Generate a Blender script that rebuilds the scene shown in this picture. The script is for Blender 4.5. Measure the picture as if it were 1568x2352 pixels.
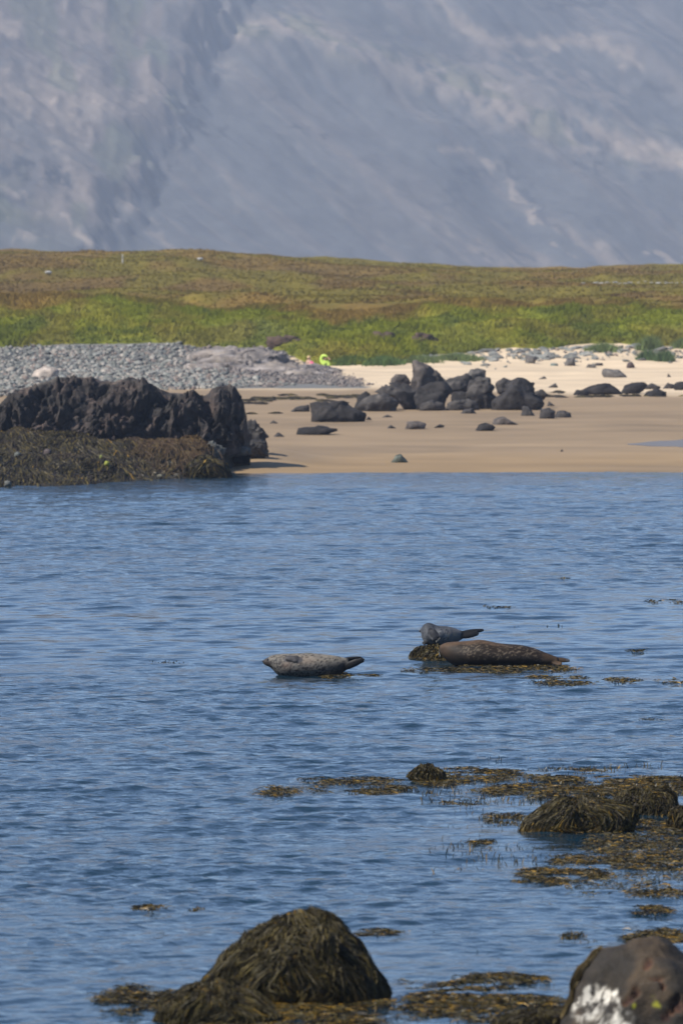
import bpy, bmesh, math, random
import numpy as np
from mathutils import Vector, Matrix

# ------------------------------------------------------------------ camera, sky, sun, exposure
for o in list(bpy.data.objects):
    bpy.data.objects.remove(o)
sc = bpy.context.scene
COL = sc.collection
R = math.radians
FPX = 13067.0            # focal length in pixels of a 1568 x 2352 picture
CAMZ = 4.5
HZ = 752.0               # horizon row in that picture
PITCH = math.atan((1176 - HZ) / FPX)
cam_d = bpy.data.cameras.new('camera')
cam_d.sensor_fit = 'VERTICAL'
cam_d.sensor_height = 36.0
cam_d.lens = FPX * 36.0 / 2352.0
cam_d.clip_start = 1.0
cam_d.clip_end = 30000.0
cam_d.dof.use_dof = True
cam_d.dof.focus_distance = 75.0
cam_d.dof.aperture_fstop = 5.2
cam = bpy.data.objects.new('camera', cam_d)
cam.location = (0, 0, CAMZ)
cam.rotation_euler = (R(90) - PITCH, 0, 0)
COL.objects.link(cam)
sc.camera = cam

SUN_EL = R(44)
SUN_AZ = R(30)           # to the left of the camera, this far behind it
to_sun = Vector((-math.cos(SUN_EL) * math.cos(SUN_AZ), -math.cos(SUN_EL) * math.sin(SUN_AZ), math.sin(SUN_EL)))
world = bpy.data.worlds.new('World')
sc.world = world
world.use_nodes = True
wn = world.node_tree
bgn = wn.nodes['Background']
sky = wn.nodes.new('ShaderNodeTexSky')
sky.sky_type = 'NISHITA'
sky.sun_disc = False
sky.sun_elevation = SUN_EL
sky.sun_rotation = math.atan2(to_sun.x, to_sun.y)
sky.air_density = 0.7
sky.dust_density = 0.0
sky.ozone_density = 3.8
wn.links.new(sky.outputs['Color'], bgn.inputs['Color'])
bgn.inputs['Strength'].default_value = 0.095
sun_d = bpy.data.lights.new('sun', 'SUN')
sun_d.energy = 4.2
sun_d.angle = R(0.53)
sun_d.color = (1.0, 0.955, 0.88)
sun = bpy.data.objects.new('sun', sun_d)
sun.rotation_euler = to_sun.to_track_quat('Z', 'Y').to_euler()
sun.location = (0, 0, 400)
COL.objects.link(sun)
sc.view_settings.view_transform = 'Standard'
sc.view_settings.look = 'None'
sc.view_settings.gamma = 1.0
sc.view_settings.exposure = 0.68
sc.view_settings.use_curve_mapping = False
cy = sc.cycles
cy.use_denoising = True
cy.max_bounces = 6
cy.diffuse_bounces = 2
cy.glossy_bounces = 3
cy.transmission_bounces = 2
cy.volume_bounces = 1
cy.caustics_reflective = False
cy.caustics_refractive = False
cy.sample_clamp_indirect = 6.0

# ------------------------------------------------------------------ numbers and noise
rng = np.random.default_rng(7)
CP, SP = math.cos(PITCH), math.sin(PITCH)

def ray(u, v):
    a, b = (u - 784.0) / FPX, -(v - 1176.0) / FPX
    return np.array((a, CP + SP * b, -SP + CP * b))

def at(u, v, y):
    d = ray(u, v)
    return np.array((0, 0, CAMZ)) + d * (y / d[1])

def at_z(u, v, z):
    d = ray(u, v)
    return np.array((0, 0, CAMZ)) + d * ((z - CAMZ) / d[2])

def dist_water(v):
    return at_z(784, v, 0.0)[1]

def row_of(y, z):
    """picture row of a point straight ahead"""
    dy, dz = y, z - CAMZ
    f = dy * CP - dz * SP
    up = dy * SP + dz * CP
    return 1176.0 - FPX * up / f

def hsh(ix, iy, iz, seed=0):
    with np.errstate(over='ignore'):
        h = (ix.astype(np.int64) * 374761393 + iy.astype(np.int64) * 668265263 + iz.astype(np.int64) * 2147483647 + seed * 974634541) & 0xFFFFFFFF
        h = ((h ^ (h >> 13)) * 1274126177) & 0xFFFFFFFF
        h = ((h ^ (h >> 16)) * 2246822519) & 0xFFFFFFFF
        h = h ^ (h >> 15)
    return (h & 0xFFFFFF).astype(np.float64) / float(0xFFFFFF)

def vn(p, seed=0):
    i = np.floor(p).astype(np.int64)
    f = p - i
    f = f * f * f * (f * (f * 6 - 15) + 10)
    r = 0.0
    for dx in (0, 1):
        wx = f[:, 0] if dx else 1 - f[:, 0]
        for dy in (0, 1):
            wy = f[:, 1] if dy else 1 - f[:, 1]
            for dz in (0, 1):
                wz = f[:, 2] if dz else 1 - f[:, 2]
                r = r + wx * wy * wz * hsh(i[:, 0] + dx, i[:, 1] + dy, i[:, 2] + dz, seed)
    return r * 2 - 1

def fbm(p, octv=4, seed=0, gain=0.5):
    r, a = 0.0, 1.0
    for k in range(octv):
        r = r + a * vn(p * (2.03 ** k) + 17.3 * k, seed + k)
        a *= gain
    return r

def ridged(p, octv=4, seed=0):
    r, a = 0.0, 1.0
    for k in range(octv):
        r = r + a * (1 - 2 * np.abs(vn(p * (2.1 ** k) + 9.1 * k, seed + k)))
        a *= 0.5
    return r

def voro_tilt(p, seed=0):
    """nearest-cell offset along a direction drawn per cell: flat, tilted faces with creases between"""
    i = np.floor(p).astype(np.int64)
    f1 = np.full(len(p), 9.0)
    out = np.zeros(len(p))
    for dx in (-1, 0, 1):
        for dy in (-1, 0, 1):
            for dz in (-1, 0, 1):
                c = i + np.array((dx, dy, dz))
                q = c + np.stack([hsh(c[:, 0], c[:, 1], c[:, 2], seed + s) for s in (1, 2, 3)], 1)
                e = p - q
                d = np.sqrt((e ** 2).sum(1))
                g = np.stack([hsh(c[:, 0], c[:, 1], c[:, 2], seed + s) for s in (5, 6, 7)], 1) * 2 - 1
                near = d < f1
                out = np.where(near, (e * g).sum(1) + 0.5 * (hsh(c[:, 0], c[:, 1], c[:, 2], seed + 8) - 0.5), out)
                f1 = np.where(near, d, f1)
    return out

def voro(p, seed=0):
    i = np.floor(p).astype(np.int64)
    f1 = np.full(len(p), 9.0)
    f2 = np.full(len(p), 9.0)
    cid = np.zeros(len(p))
    for dx in (-1, 0, 1):
        for dy in (-1, 0, 1):
            for dz in (-1, 0, 1):
                c = i + np.array((dx, dy, dz))
                q = c + np.stack([hsh(c[:, 0], c[:, 1], c[:, 2], seed + s) for s in (1, 2, 3)], 1)
                d = np.sqrt(((p - q) ** 2).sum(1))
                h = hsh(c[:, 0], c[:, 1], c[:, 2], seed + 4)
                near = d < f1
                f2 = np.where(near, f1, np.minimum(f2, d))
                cid = np.where(near, h, cid)
                f1 = np.where(near, d, f1)
    return f1, f2, cid

def xyz(x, y, z=0.0):
    x = np.asarray(x, float)
    return np.stack([x, np.broadcast_to(np.asarray(y, float), x.shape), np.broadcast_to(np.asarray(z, float), x.shape)], 1)

def sstep(a, b, x):
    t = np.clip((x - a) / (b - a), 0, 1)
    return t * t * (3 - 2 * t)

def mixc(a, b, t):
    t = np.asarray(t)[:, None]
    return a * (1 - t) + b * t

def nrm(a):
    return a / np.maximum(np.linalg.norm(a, axis=-1, keepdims=True), 1e-9)

# ------------------------------------------------------------------ object helpers
def tag(o, label=None, cat=None, group=None, kind=None):
    if label: o['label'] = label
    if cat: o['category'] = cat
    if group: o['group'] = group
    if kind: o['kind'] = kind
    return o

def mesh_np(name, verts, faces, col=None, smooth=True):
    me = bpy.data.meshes.new(name)
    verts = np.ascontiguousarray(verts, dtype=np.float32)
    faces = np.ascontiguousarray(faces, dtype=np.int32)
    k = faces.shape[1]
    me.vertices.add(len(verts))
    me.vertices.foreach_set('co', verts.ravel())
    me.loops.add(faces.size)
    me.loops.foreach_set('vertex_index', faces.ravel())
    me.polygons.add(len(faces))
    me.polygons.foreach_set('loop_start', np.arange(0, faces.size, k, dtype=np.int32))
    if smooth:
        me.polygons.foreach_set('use_smooth', np.ones(len(faces), bool))
    me.update(calc_edges=True)
    me.validate()
    if col is not None:
        a = me.color_attributes.new('Col', 'FLOAT_COLOR', 'POINT')
        c = np.ones((len(verts), 4), np.float32)
        c[:, :3] = col
        a.data.foreach_set('color', c.ravel())
    return me

def obj(name, me, mat=None, parent=None, loc=None):
    o = bpy.data.objects.new(name, me)
    if mat is not None and me is not None and not me.materials:
        me.materials.append(mat)
    if loc is not None: o.location = loc
    if parent is not None: o.parent = parent
    COL.objects.link(o)
    return o

def empty(name, loc):
    o = bpy.data.objects.new(name, None)
    o.location = loc
    o.empty_display_size = 0.2
    COL.objects.link(o)
    return o

def grid_faces(nx, ny):
    i = np.arange(nx - 1)[None, :] + np.arange(ny - 1)[:, None] * nx
    return np.stack([i, i + 1, i + 1 + nx, i + nx], 2).reshape(-1, 4)

def sheet(name, xs, ys, zf, colf, mat):
    X, Y = np.meshgrid(xs, ys)
    x, y = X.ravel(), Y.ravel()
    z = zf(x, y)
    v = np.stack([x, y, z], 1)
    me = mesh_np(name, v, grid_faces(len(xs), len(ys)), None if colf is None else colf(x, y, z))
    return obj(name, me, mat)

def spaced(fine, step, far, grow=1.35):
    a = list(np.arange(-fine, fine + 1e-6, step))
    s, p = step, fine
    out = []
    while p < far:
        s *= grow
        p += s
        out.append(min(p, far))
    return np.array([-q for q in out[::-1]] + a + out)

ICO = {}
def ico(n):
    if n not in ICO:
        bm = bmesh.new()
        bmesh.ops.create_icosphere(bm, subdivisions=n, radius=1.0)
        v = np.array([q.co[:] for q in bm.verts])
        bm.verts.index_update()
        f = np.array([[q.index for q in g.verts] for g in bm.faces])
        bm.free()
        ICO[n] = (nrm(v), f)
    return ICO[n]

# ------------------------------------------------------------------ materials
def new_mat(name):
    m = bpy.data.materials.new(name)
    m.use_nodes = True
    nt = m.node_tree
    return m, nt, nt.nodes['Principled BSDF'], nt.links.new

def mat_surface(name, stops, scale=3.0, detail=6.0, rough=0.85, bump=0.3, bscale=None, dist=0.02, stretch=(1, 1, 1),
                attr=False, spec=0.3, rand=0.0, rough2=None):
    """colour ramp over noise (or the mesh's own colour times that ramp), with a noise bump"""
    m, nt, b, link = new_mat(name)
    tc = nt.nodes.new('ShaderNodeTexCoord')
    mp = nt.nodes.new('ShaderNodeMapping')
    mp.inputs['Scale'].default_value = stretch
    link(tc.outputs['Object'], mp.inputs['Vector'])
    n = nt.nodes.new('ShaderNodeTexNoise')
    n.inputs['Scale'].default_value = scale
    n.inputs['Detail'].default_value = detail
    n.inputs['Roughness'].default_value = 0.6
    link(mp.outputs['Vector'], n.inputs['Vector'])
    r = nt.nodes.new('ShaderNodeValToRGB')
    e = r.color_ramp.elements
    while len(e) < len(stops): e.new(0.5)
    for q, (p, c) in zip(e, stops):
        q.position = p
        q.color = (*c, 1)
    link(n.outputs['Fac'], r.inputs['Fac'])
    out = r.outputs['Color']
    if attr:
        a = nt.nodes.new('ShaderNodeVertexColor')
        a.layer_name = 'Col'
        mx = nt.nodes.new('ShaderNodeMix')
        mx.data_type = 'RGBA'
        mx.blend_type = 'MULTIPLY'
        mx.inputs['Factor'].default_value = 1.0
        link(a.outputs['Color'], mx.inputs['A'])
        link(out, mx.inputs['B'])
        out = mx.outputs['Result']
    if rand:
        oi = nt.nodes.new('ShaderNodeObjectInfo')
        mr = nt.nodes.new('ShaderNodeMapRange')
        mr.inputs['To Min'].default_value = 1 - rand
        mr.inputs['To Max'].default_value = 1 + rand
        link(oi.outputs['Random'], mr.inputs['Value'])
        hv = nt.nodes.new('ShaderNodeHueSaturation')
        link(mr.outputs['Result'], hv.inputs['Value'])
        link(out, hv.inputs['Color'])
        out = hv.outputs['Color']
    link(out, b.inputs['Base Color'])
    b.inputs['Roughness'].default_value = rough
    b.inputs['Specular IOR Level'].default_value = spec
    if rough2 is not None:
        mr = nt.nodes.new('ShaderNodeMapRange')
        mr.inputs['From Min'].default_value = 0.35
        mr.inputs['From Max'].default_value = 0.65
        mr.inputs['To Min'].default_value = rough
        mr.inputs['To Max'].default_value = rough2
        link(n.outputs['Fac'], mr.inputs['Value'])
        link(mr.outputs['Result'], b.inputs['Roughness'])
    if bump:
        n2 = nt.nodes.new('ShaderNodeTexNoise')
        n2.inputs['Scale'].default_value = bscale or scale * 3
        n2.inputs['Detail'].default_value = 8
        n2.inputs['Roughness'].default_value = 0.65
        link(mp.outputs['Vector'], n2.inputs['Vector'])
        bp = nt.nodes.new('ShaderNodeBump')
        bp.inputs['Strength'].default_value = bump
        bp.inputs['Distance'].default_value = dist
        link(n2.outputs['Fac'], bp.inputs['Height'])
        link(bp.outputs['Normal'], b.inputs['Normal'])
    return m

def grey(v, t=(1, 1, 1)):
    return (v * t[0], v * t[1], v * t[2])

M_BLACK = mat_surface('black_basalt', [(0.3, (0.011, 0.0095, 0.0085)), (0.5, (0.028, 0.023, 0.0205)), (0.7, (0.085, 0.062, 0.052))],
                      scale=1.6, rough=0.72, bump=0.9, bscale=5, dist=0.08, attr=True, rough2=0.9, spec=0.35)
M_BOULDER = mat_surface('grey_basalt', [(0.3, (0.7, 0.7, 0.72)), (0.5, (1, 1, 1)), (0.7, (1.35, 1.3, 1.25))],
                        scale=2.2, rough=0.85, bump=0.8, bscale=7, dist=0.06, attr=True)
M_COBBLE = mat_surface('cobble_stone', [(0.3, (0.10, 0.105, 0.10)), (0.5, (0.18, 0.18, 0.16)), (0.7, (0.28, 0.255, 0.22))],
                       scale=2.0, detail=2, rough=0.85, bump=0.0, rand=0.4)
M_COBBLES = mat_surface('cobble_mass', [(0.3, (0.8, 0.8, 0.8)), (0.7, (1.2, 1.2, 1.2))], scale=6, detail=2, rough=0.85, bump=0, attr=True)
M_LEDGE = mat_surface('ledge_rock', [(0.3, (0.65, 0.65, 0.68)), (0.5, (1, 1, 1)), (0.7, (1.4, 1.35, 1.25))],
                      scale=1.2, rough=0.9, bump=0.9, bscale=3, dist=0.15, attr=True)
M_SAND = mat_surface('sand', [(0.3, (0.9, 0.9, 0.9)), (0.7, (1.08, 1.08, 1.08))], scale=0.35, stretch=(0.35, 1, 1), rough=0.8, bump=0.25,
                     bscale=1.2, dist=0.05, attr=True)
M_TURF = mat_surface('turf', [(0.3, (0.7, 0.72, 0.7)), (0.7, (1.25, 1.22, 1.2))], scale=0.9, rough=0.95, bump=0.6, bscale=3, dist=0.2, attr=True, spec=0.1)
M_GRASS = mat_surface('grass_blades', [(0.3, (0.85, 0.85, 0.85)), (0.7, (1.15, 1.15, 1.15))], scale=0.6, detail=2, rough=0.9, bump=0, attr=True, spec=0.04)
M_MOUNT = mat_surface('mountain_rock', [(0.3, (0.82, 0.82, 0.84)), (0.7, (1.18, 1.18, 1.16))], scale=0.06, detail=8, rough=0.95, bump=0.15,
                      bscale=0.08, dist=6.0, attr=True, spec=0.1)
M_WEED = mat_surface('seaweed', [(0.3, (0.8, 0.8, 0.8)), (0.7, (1.2, 1.2, 1.2))], scale=8, detail=2, rough=0.4, bump=0, attr=True, spec=0.22)
M_DRYWEED = mat_surface('matted_weed', [(0.3, (0.8, 0.8, 0.8)), (0.7, (1.2, 1.2, 1.2))], scale=8, detail=2, rough=0.6, bump=0, attr=True, spec=0.18)
M_SOIL = mat_surface('bare_soil', [(0.3, (0.035, 0.022, 0.016)), (0.6, (0.10, 0.065, 0.045)), (0.75, (0.2, 0.15, 0.11))], scale=1.5, rough=0.95,
                     bump=0.8, bscale=3, dist=0.15)

def make_water():
    m, nt, b, link = new_mat('sea_water')
    b.inputs['Base Color'].default_value = (0.007, 0.025, 0.042, 1)
    b.inputs['Roughness'].default_value = 0.04
    b.inputs['IOR'].default_value = 1.333
    tc = nt.nodes.new('ShaderNodeTexCoord')
    mp = nt.nodes.new('ShaderNodeMapping')
    mp.inputs['Scale'].default_value = (0.75, 1.0, 1.0)
    mp.inputs['Rotation'].default_value = (0, 0, R(-9))
    link(tc.outputs['Object'], mp.inputs['Vector'])
    n = nt.nodes.new('ShaderNodeTexNoise')
    n.inputs['Scale'].default_value = 8.0
    n.inputs['Detail'].default_value = 3.0
    link(mp.outputs['Vector'], n.inputs['Vector'])
    bp = nt.nodes.new('ShaderNodeBump')
    bp.inputs['Strength'].default_value = 1.0
    bp.inputs['Distance'].default_value = 0.026
    n3 = nt.nodes.new('ShaderNodeTexNoise')
    n3.inputs['Scale'].default_value = 2.4
    n3.inputs['Detail'].default_value = 1.0
    link(mp.outputs['Vector'], n3.inputs['Vector'])
    ad = nt.nodes.new('ShaderNodeMath')
    ad.operation = 'MULTIPLY_ADD'
    ad.inputs[1].default_value = 1.5
    link(n3.outputs['Fac'], ad.inputs[0])
    link(n.outputs['Fac'], ad.inputs[2])
    link(ad.outputs['Value'], bp.inputs['Height'])
    at_ = nt.nodes.new('ShaderNodeVertexColor')
    at_.layer_name = 'Col'
    link(at_.outputs['Color'], bp.inputs['Strength'])
    link(bp.outputs['Normal'], b.inputs['Normal'])
    return m
M_WATER = make_water()

# ------------------------------------------------------------------ shape of the land
PROF_Y = np.array([-80, 120, 150, 176.6, 190, 250, 300, 327, 338, 345, 352, 362, 380, 460, 600, 800, 2700])
PROF_Z = np.array([-2.5, -1.2, -0.45, 0.0, 0.16, 1.06, 1.75, 2.2, 2.75, 3.2, 3.9, 4.6, 5.35, 7.1, 10.3, 10.6, 14])

def land(x, y):
    x = np.asarray(x, float); y = np.asarray(y, float)
    z = np.interp(y, PROF_Y, PROF_Z)
    p = xyz(x / 9.0, y / 22.0)
    z = z + 0.42 * np.exp(-((x + 2.6) / 1.5) ** 2 - ((y - 187) / 6.5) ** 2)
    return z + 0.10 * fbm(p, 2, 31) * sstep(180, 230, y) + 0.05 * fbm(xyz(x / 2.5, y / 9), 2, 35) * sstep(280, 320, y)

# where the turf ends, as (picture column, picture row) on the profile
EDGE_UV = [(-500, 800), (0, 800), (170, 792), (330, 788), (450, 797), (600, 801), (650, 812), (700, 832), (760, 842), (830, 838), (900, 836),
           (960, 828), (1000, 816), (1100, 806), (1200, 800), (1300, 795), (1400, 790), (1568, 796), (2100, 796)]

def hit(u, v, y0=178.0, y1=420.0):
    """where the sight line through a picture point meets the land"""
    ys = np.linspace(y0, y1, 1200)
    d = ray(u, v)
    xs = d[0] / d[1] * ys
    zr = CAMZ + d[2] / d[1] * ys
    zl = land(xs, ys)
    k = np.argmax(zl > zr)
    if not (zl > zr).any(): k = len(ys) - 1
    return np.array((xs[k], ys[k], zl[k]))

EDGE = np.array([hit(u, v) for u, v in EDGE_UV])
def edge_y(x):
    x = np.asarray(x, float)
    return np.interp(x, EDGE[:, 0], EDGE[:, 1]) + 0.8 * vn(xyz(x * 0.7, 3.1), 5) + 0.4 * vn(xyz(x * 2.3, 8.1), 6)

CREST_U = np.array([-600, 0, 280, 460, 620, 784, 1000, 1150, 1300, 1568, 2200])
CREST_V = np.array([592, 591, 594, 590, 601, 614, 626, 634, 631, 628, 624])

def turf(x, y):
    z = land(x, y)
    # swell of the rise, higher to the left
    y_c = 560.0
    u = 784 + x / np.maximum(y, 1) * FPX
    want = CAMZ + (HZ - np.interp(u, CREST_U, CREST_V)) * y_c / FPX
    flat = np.interp(y_c, PROF_Y, PROF_Z)
    k = sstep(390, 550, y) * (1 - sstep(575, 700, y))
    z = z + (want - flat) * k
    z = z - sstep(580, 760, y) * 3.0
    z = z + 0.16 + 0.30 * sstep(0, 3, y - edge_y(x)) + 0.32 * (1 - 0.75 * sstep(30, 60, y - edge_y(x))) * fbm(xyz(x / 1.9, y / 4.5), 3, 51) * sstep(0, 8, y - edge_y(x)) + 0.5 * fbm(xyz(x / 8, y / 20), 2, 55) * sstep(5, 30, y - edge_y(x)) * (1 - 0.6 * sstep(450, 540, y))
    return z

def srgb(*c):
    c = np.array(c) / 255.0
    return np.where(c <= 0.04045, c / 12.92, ((c + 0.055) / 1.055) ** 2.4)

def turf_col(x, y, z=None):
    s = y - edge_y(x)
    n1 = fbm(xyz(x / 5.0, y / 14.0), 4, 71)
    n2 = fbm(xyz(x / 1.7, y / np.where(s > 30, 9.0, 4.0)), 3, 77)
    n3 = fbm(xyz(x / 16.0, y / 30.0), 3, 79)
    green = np.array((0.105, 0.145, 0.016))
    lime = np.array((0.138, 0.160, 0.028))
    deep = np.array((0.045, 0.075, 0.016))
    olive = np.array((0.115, 0.105, 0.038))
    brown = np.array((0.125, 0.092, 0.045))
    rust = np.array((0.14, 0.10, 0.042))
    purple = np.array((0.105, 0.078, 0.050))
    bluish = np.array((0.12, 0.16, 0.085))
    c = np.tile(green, (len(x), 1))
    c = mixc(c, lime, sstep(-0.2, 0.5, n1 + 0.4 * n2))
    c = mixc(c, deep, sstep(0.15, 0.8, n2 - 0.5 * n1))
    c = mixc(c, bluish, 0.8 * sstep(0.0, 0.5, n3 - 0.1) * (1 - sstep(5, 12, s)))
    c = mixc(c, deep * 1.15, 0.75 * (1 - sstep(0.5, 4.0, s + 2 * n2)))
    c = mixc(c, np.array((0.125, 0.105, 0.045)), 0.45 * sstep(0.0, 0.6, fbm(xyz(x / 3.5, y / 7), 3, 83)))
    far = sstep(24, 36, s + 6 * n1)
    c2 = mixc(np.tile(olive, (len(x), 1)), brown, sstep(-0.3, 0.5, n1 + 0.5 * n3))
    c2 = mixc(c2, purple, sstep(0.1, 0.7, n3 + 0.35 * n1))
    c2 = mixc(c2, green * np.array((1.2, 1.0, 1.0)), 0.45 * sstep(0.05, 0.6, -n1 - 0.4 * n3 + 0.1))
    c = mixc(c, c2 * np.array((0.75, 0.68, 0.74)), far)
    c = mixc(c, rust, 0.65 * sstep(20, 30, s + 5 * n2) * (1 - sstep(34, 60, s)) * sstep(-0.5, 0.3, n1))
    c = mixc(c, brown * 1.05, 0.6 * sstep(130, 200, s) * sstep(-0.4, 0.4, n1))
    c = mixc(c, np.array((0.105, 0.10, 0.036)), np.full(len(x), 0.25))
    return c * (1 + 0.14 * n2)[:, None] * np.array((1.55, 1.30, 0.62))

def sand_col(x, y, z):
    n = fbm(xyz(x / 6.0, y / 25.0), 4, 91)
    dry = np.array((0.60, 0.46, 0.30))
    wet = np.array((0.265, 0.185, 0.105))
    wetter = np.array((0.27, 0.18, 0.09))
    c = mixc(np.tile(dry, (len(x), 1)), wet, 1 - sstep(1.33, 1.52, z + 0.08 * n))
    c = mixc(c, wetter, 1 - sstep(0.12, 0.3, z + 0.05 * n))
    c = mixc(c, wet * 0.80, 0.7 * sstep(0.1, 0.6, fbm(xyz(x / 9.0, y / 9.0), 3, 95)) * (1 - sstep(1.2, 1.4, z)))
    u = 784 + x / np.maximum(y, 1) * FPX
    v = row_of(np.maximum(y, 1), z)
    bank = (y > 250) & (v < 892) & (u < 600 + (v - 805) * 2.9)
    c = np.where(bank[:, None], np.array((0.155, 0.148, 0.132)), c)
    c = c * (1 + 0.10 * fbm(xyz(x / 3.0, y / 3.0), 3, 97))[:, None]
    return c

# beach and sea bed: one sheet under everything up to the turf
obj_beach = sheet('beach', spaced(24, 0.35, 500), np.concatenate([np.linspace(-80, 170, 40), np.linspace(171, 420, 330)]), land, sand_col, M_SAND)
tag(obj_beach, kind='structure')

# turf sheet starts at a wavy lip
xs = spaced(34, 0.3, 1500, 1.5)
ss = np.concatenate([np.linspace(0, 40, 90), np.linspace(40.8, 260, 150), np.geomspace(264, 2500, 30)])
X, S = np.meshgrid(xs, ss)
x = X.ravel(); y = edge_y(x) + S.ravel()
z = turf(x, y)
z = np.where(S.ravel() < 0.01, land(x, y) - 0.25, z)
me = mesh_np('meadow', np.stack([x, y, z], 1), grid_faces(len(xs), len(ss)), turf_col(x, y))
tag(obj('meadow', me, M_TURF), kind='structure')

# grass: blades in numbers nobody could count
def grass_mesh(name, x, y, hgt, wid, col, zf, blades=3, lean=0.35):
    n = len(x)
    x = np.repeat(x, blades) + rng.normal(0, 0.05, n * blades)
    y = np.repeat(y, blades) + rng.normal(0, 0.05, n * blades)
    z = zf(x, y) - 0.03
    h = np.repeat(hgt, blades) * rng.uniform(0.6, 1.2, n * blades)
    w = np.repeat(wid, blades) * rng.uniform(0.6, 1.3, n * blades)
    a = rng.uniform(-1.1, 1.1, n * blades)
    dx, dy = np.cos(a) * w / 2, np.sin(a) * w / 2
    lx = rng.normal(0.12, lean, n * blades) * h
    ly = rng.normal(-0.05, lean, n * blades) * h
    b0 = np.stack([x - dx, y - dy, z], 1)
    b1 = np.stack([x + dx, y + dy, z], 1)
    t = np.stack([x + lx, y + ly, z + h], 1)
    v = np.stack([b0, b1, t], 1).reshape(-1, 3)
    c = np.repeat(np.repeat(col, blades, 0) * rng.uniform(0.92, 1.1, (n * blades, 1)), 3, 0)
    return mesh_np(name, v, np.arange(len(v)).reshape(-1, 3), c, smooth=False)

def scatter_grass():
    n1 = 46000
    xa = rng.uniform(-27, 27, n1)
    sa = rng.uniform(0.1, 42, n1)
    ya = edge_y(xa) + sa
    n2 = 30000
    yb = 385 + 190 * rng.uniform(0, 1, n2) ** 1.1
    xb = rng.uniform(-1, 1, n2) * yb * 0.072
    x = np.concatenate([xa, xb]); y = np.concatenate([ya, yb])
    big = fbm(xyz(x / 3, y / 6), 2, 61)
    h = np.concatenate([np.full(n1, 0.27), np.full(n2, 0.14)]) * (1 + 0.5 * big)
    w = np.concatenate([np.full(n1, 0.07), np.full(n2, 0.16)])
    return grass_mesh('grass', x, y, np.clip(h, 0.12, 0.8), w, turf_col(x, y), turf)
tag(obj('grass', scatter_grass(), M_GRASS), kind='stuff')

# ------------------------------------------------------------------ mountain
MA, MB = 0.42, 0.33
def mountain(x, y):
    yy = y - 2720
    n = fbm(xyz(x / 60, y / 60), 4, 101)
    base = MA * yy - MB * x
    spur_x = -104 + (np.clip(base, 0, 220) - 60) * 0.42 + 9 * fbm(xyz(x / 14, y / 22), 3, 111)
    spur = sstep(-13, 13, spur_x - x)
    base = base + 11 * spur + 0.04 * np.clip(spur_x - x, 0, 150) * spur
    gully = np.exp(-(((x - 85 - 0.55 * (70 - base)) / 20) ** 2)) * sstep(0, 30, base) * (1 - sstep(75, 110, base))
    base = base - 9 * gully
    q = base - (158 - (x + 74) * 0.25) + 6 * n
    base = base + 9 * np.tanh(q / 10) - 8 * np.exp(-((q - 22) / 14) ** 2)
    rough = fbm(xyz(x / 18, y / 18), 5, 121)
    crag = ridged(xyz(x / 22, y / 30, 0), 4, 131)
    streak = fbm(xyz((MA * x + MB * y) / 9, (MB * x - MA * y) / 120), 3, 137)
    base = base + 3.5 * n + rough * (0.25 + 0.6 * spur) + crag * 1.3 * spur + 0.7 * streak * (1 - spur)
    base = np.where(base > 205, 205 + 40 * np.tanh((base - 205) / 40), base)
    s = base / 14.0
    z = 11 + 14 * np.log1p(np.exp(np.clip(s, -30, 30)))
    z = np.where(s > 29, 11 + base, z)
    return z, spur, q, gully, base

def poly_dist(U, V, pts):
    d = np.full(len(U), 1e9)
    for (a, b), (c, e) in zip(pts[:-1], pts[1:]):
        ax, ay = c - a, e - b
        t = np.clip(((U - a) * ax + (V - b) * ay) / (ax * ax + ay * ay), 0, 1)
        d = np.minimum(d, np.hypot(U - a - t * ax, V - b - t * ay))
    return d

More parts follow.
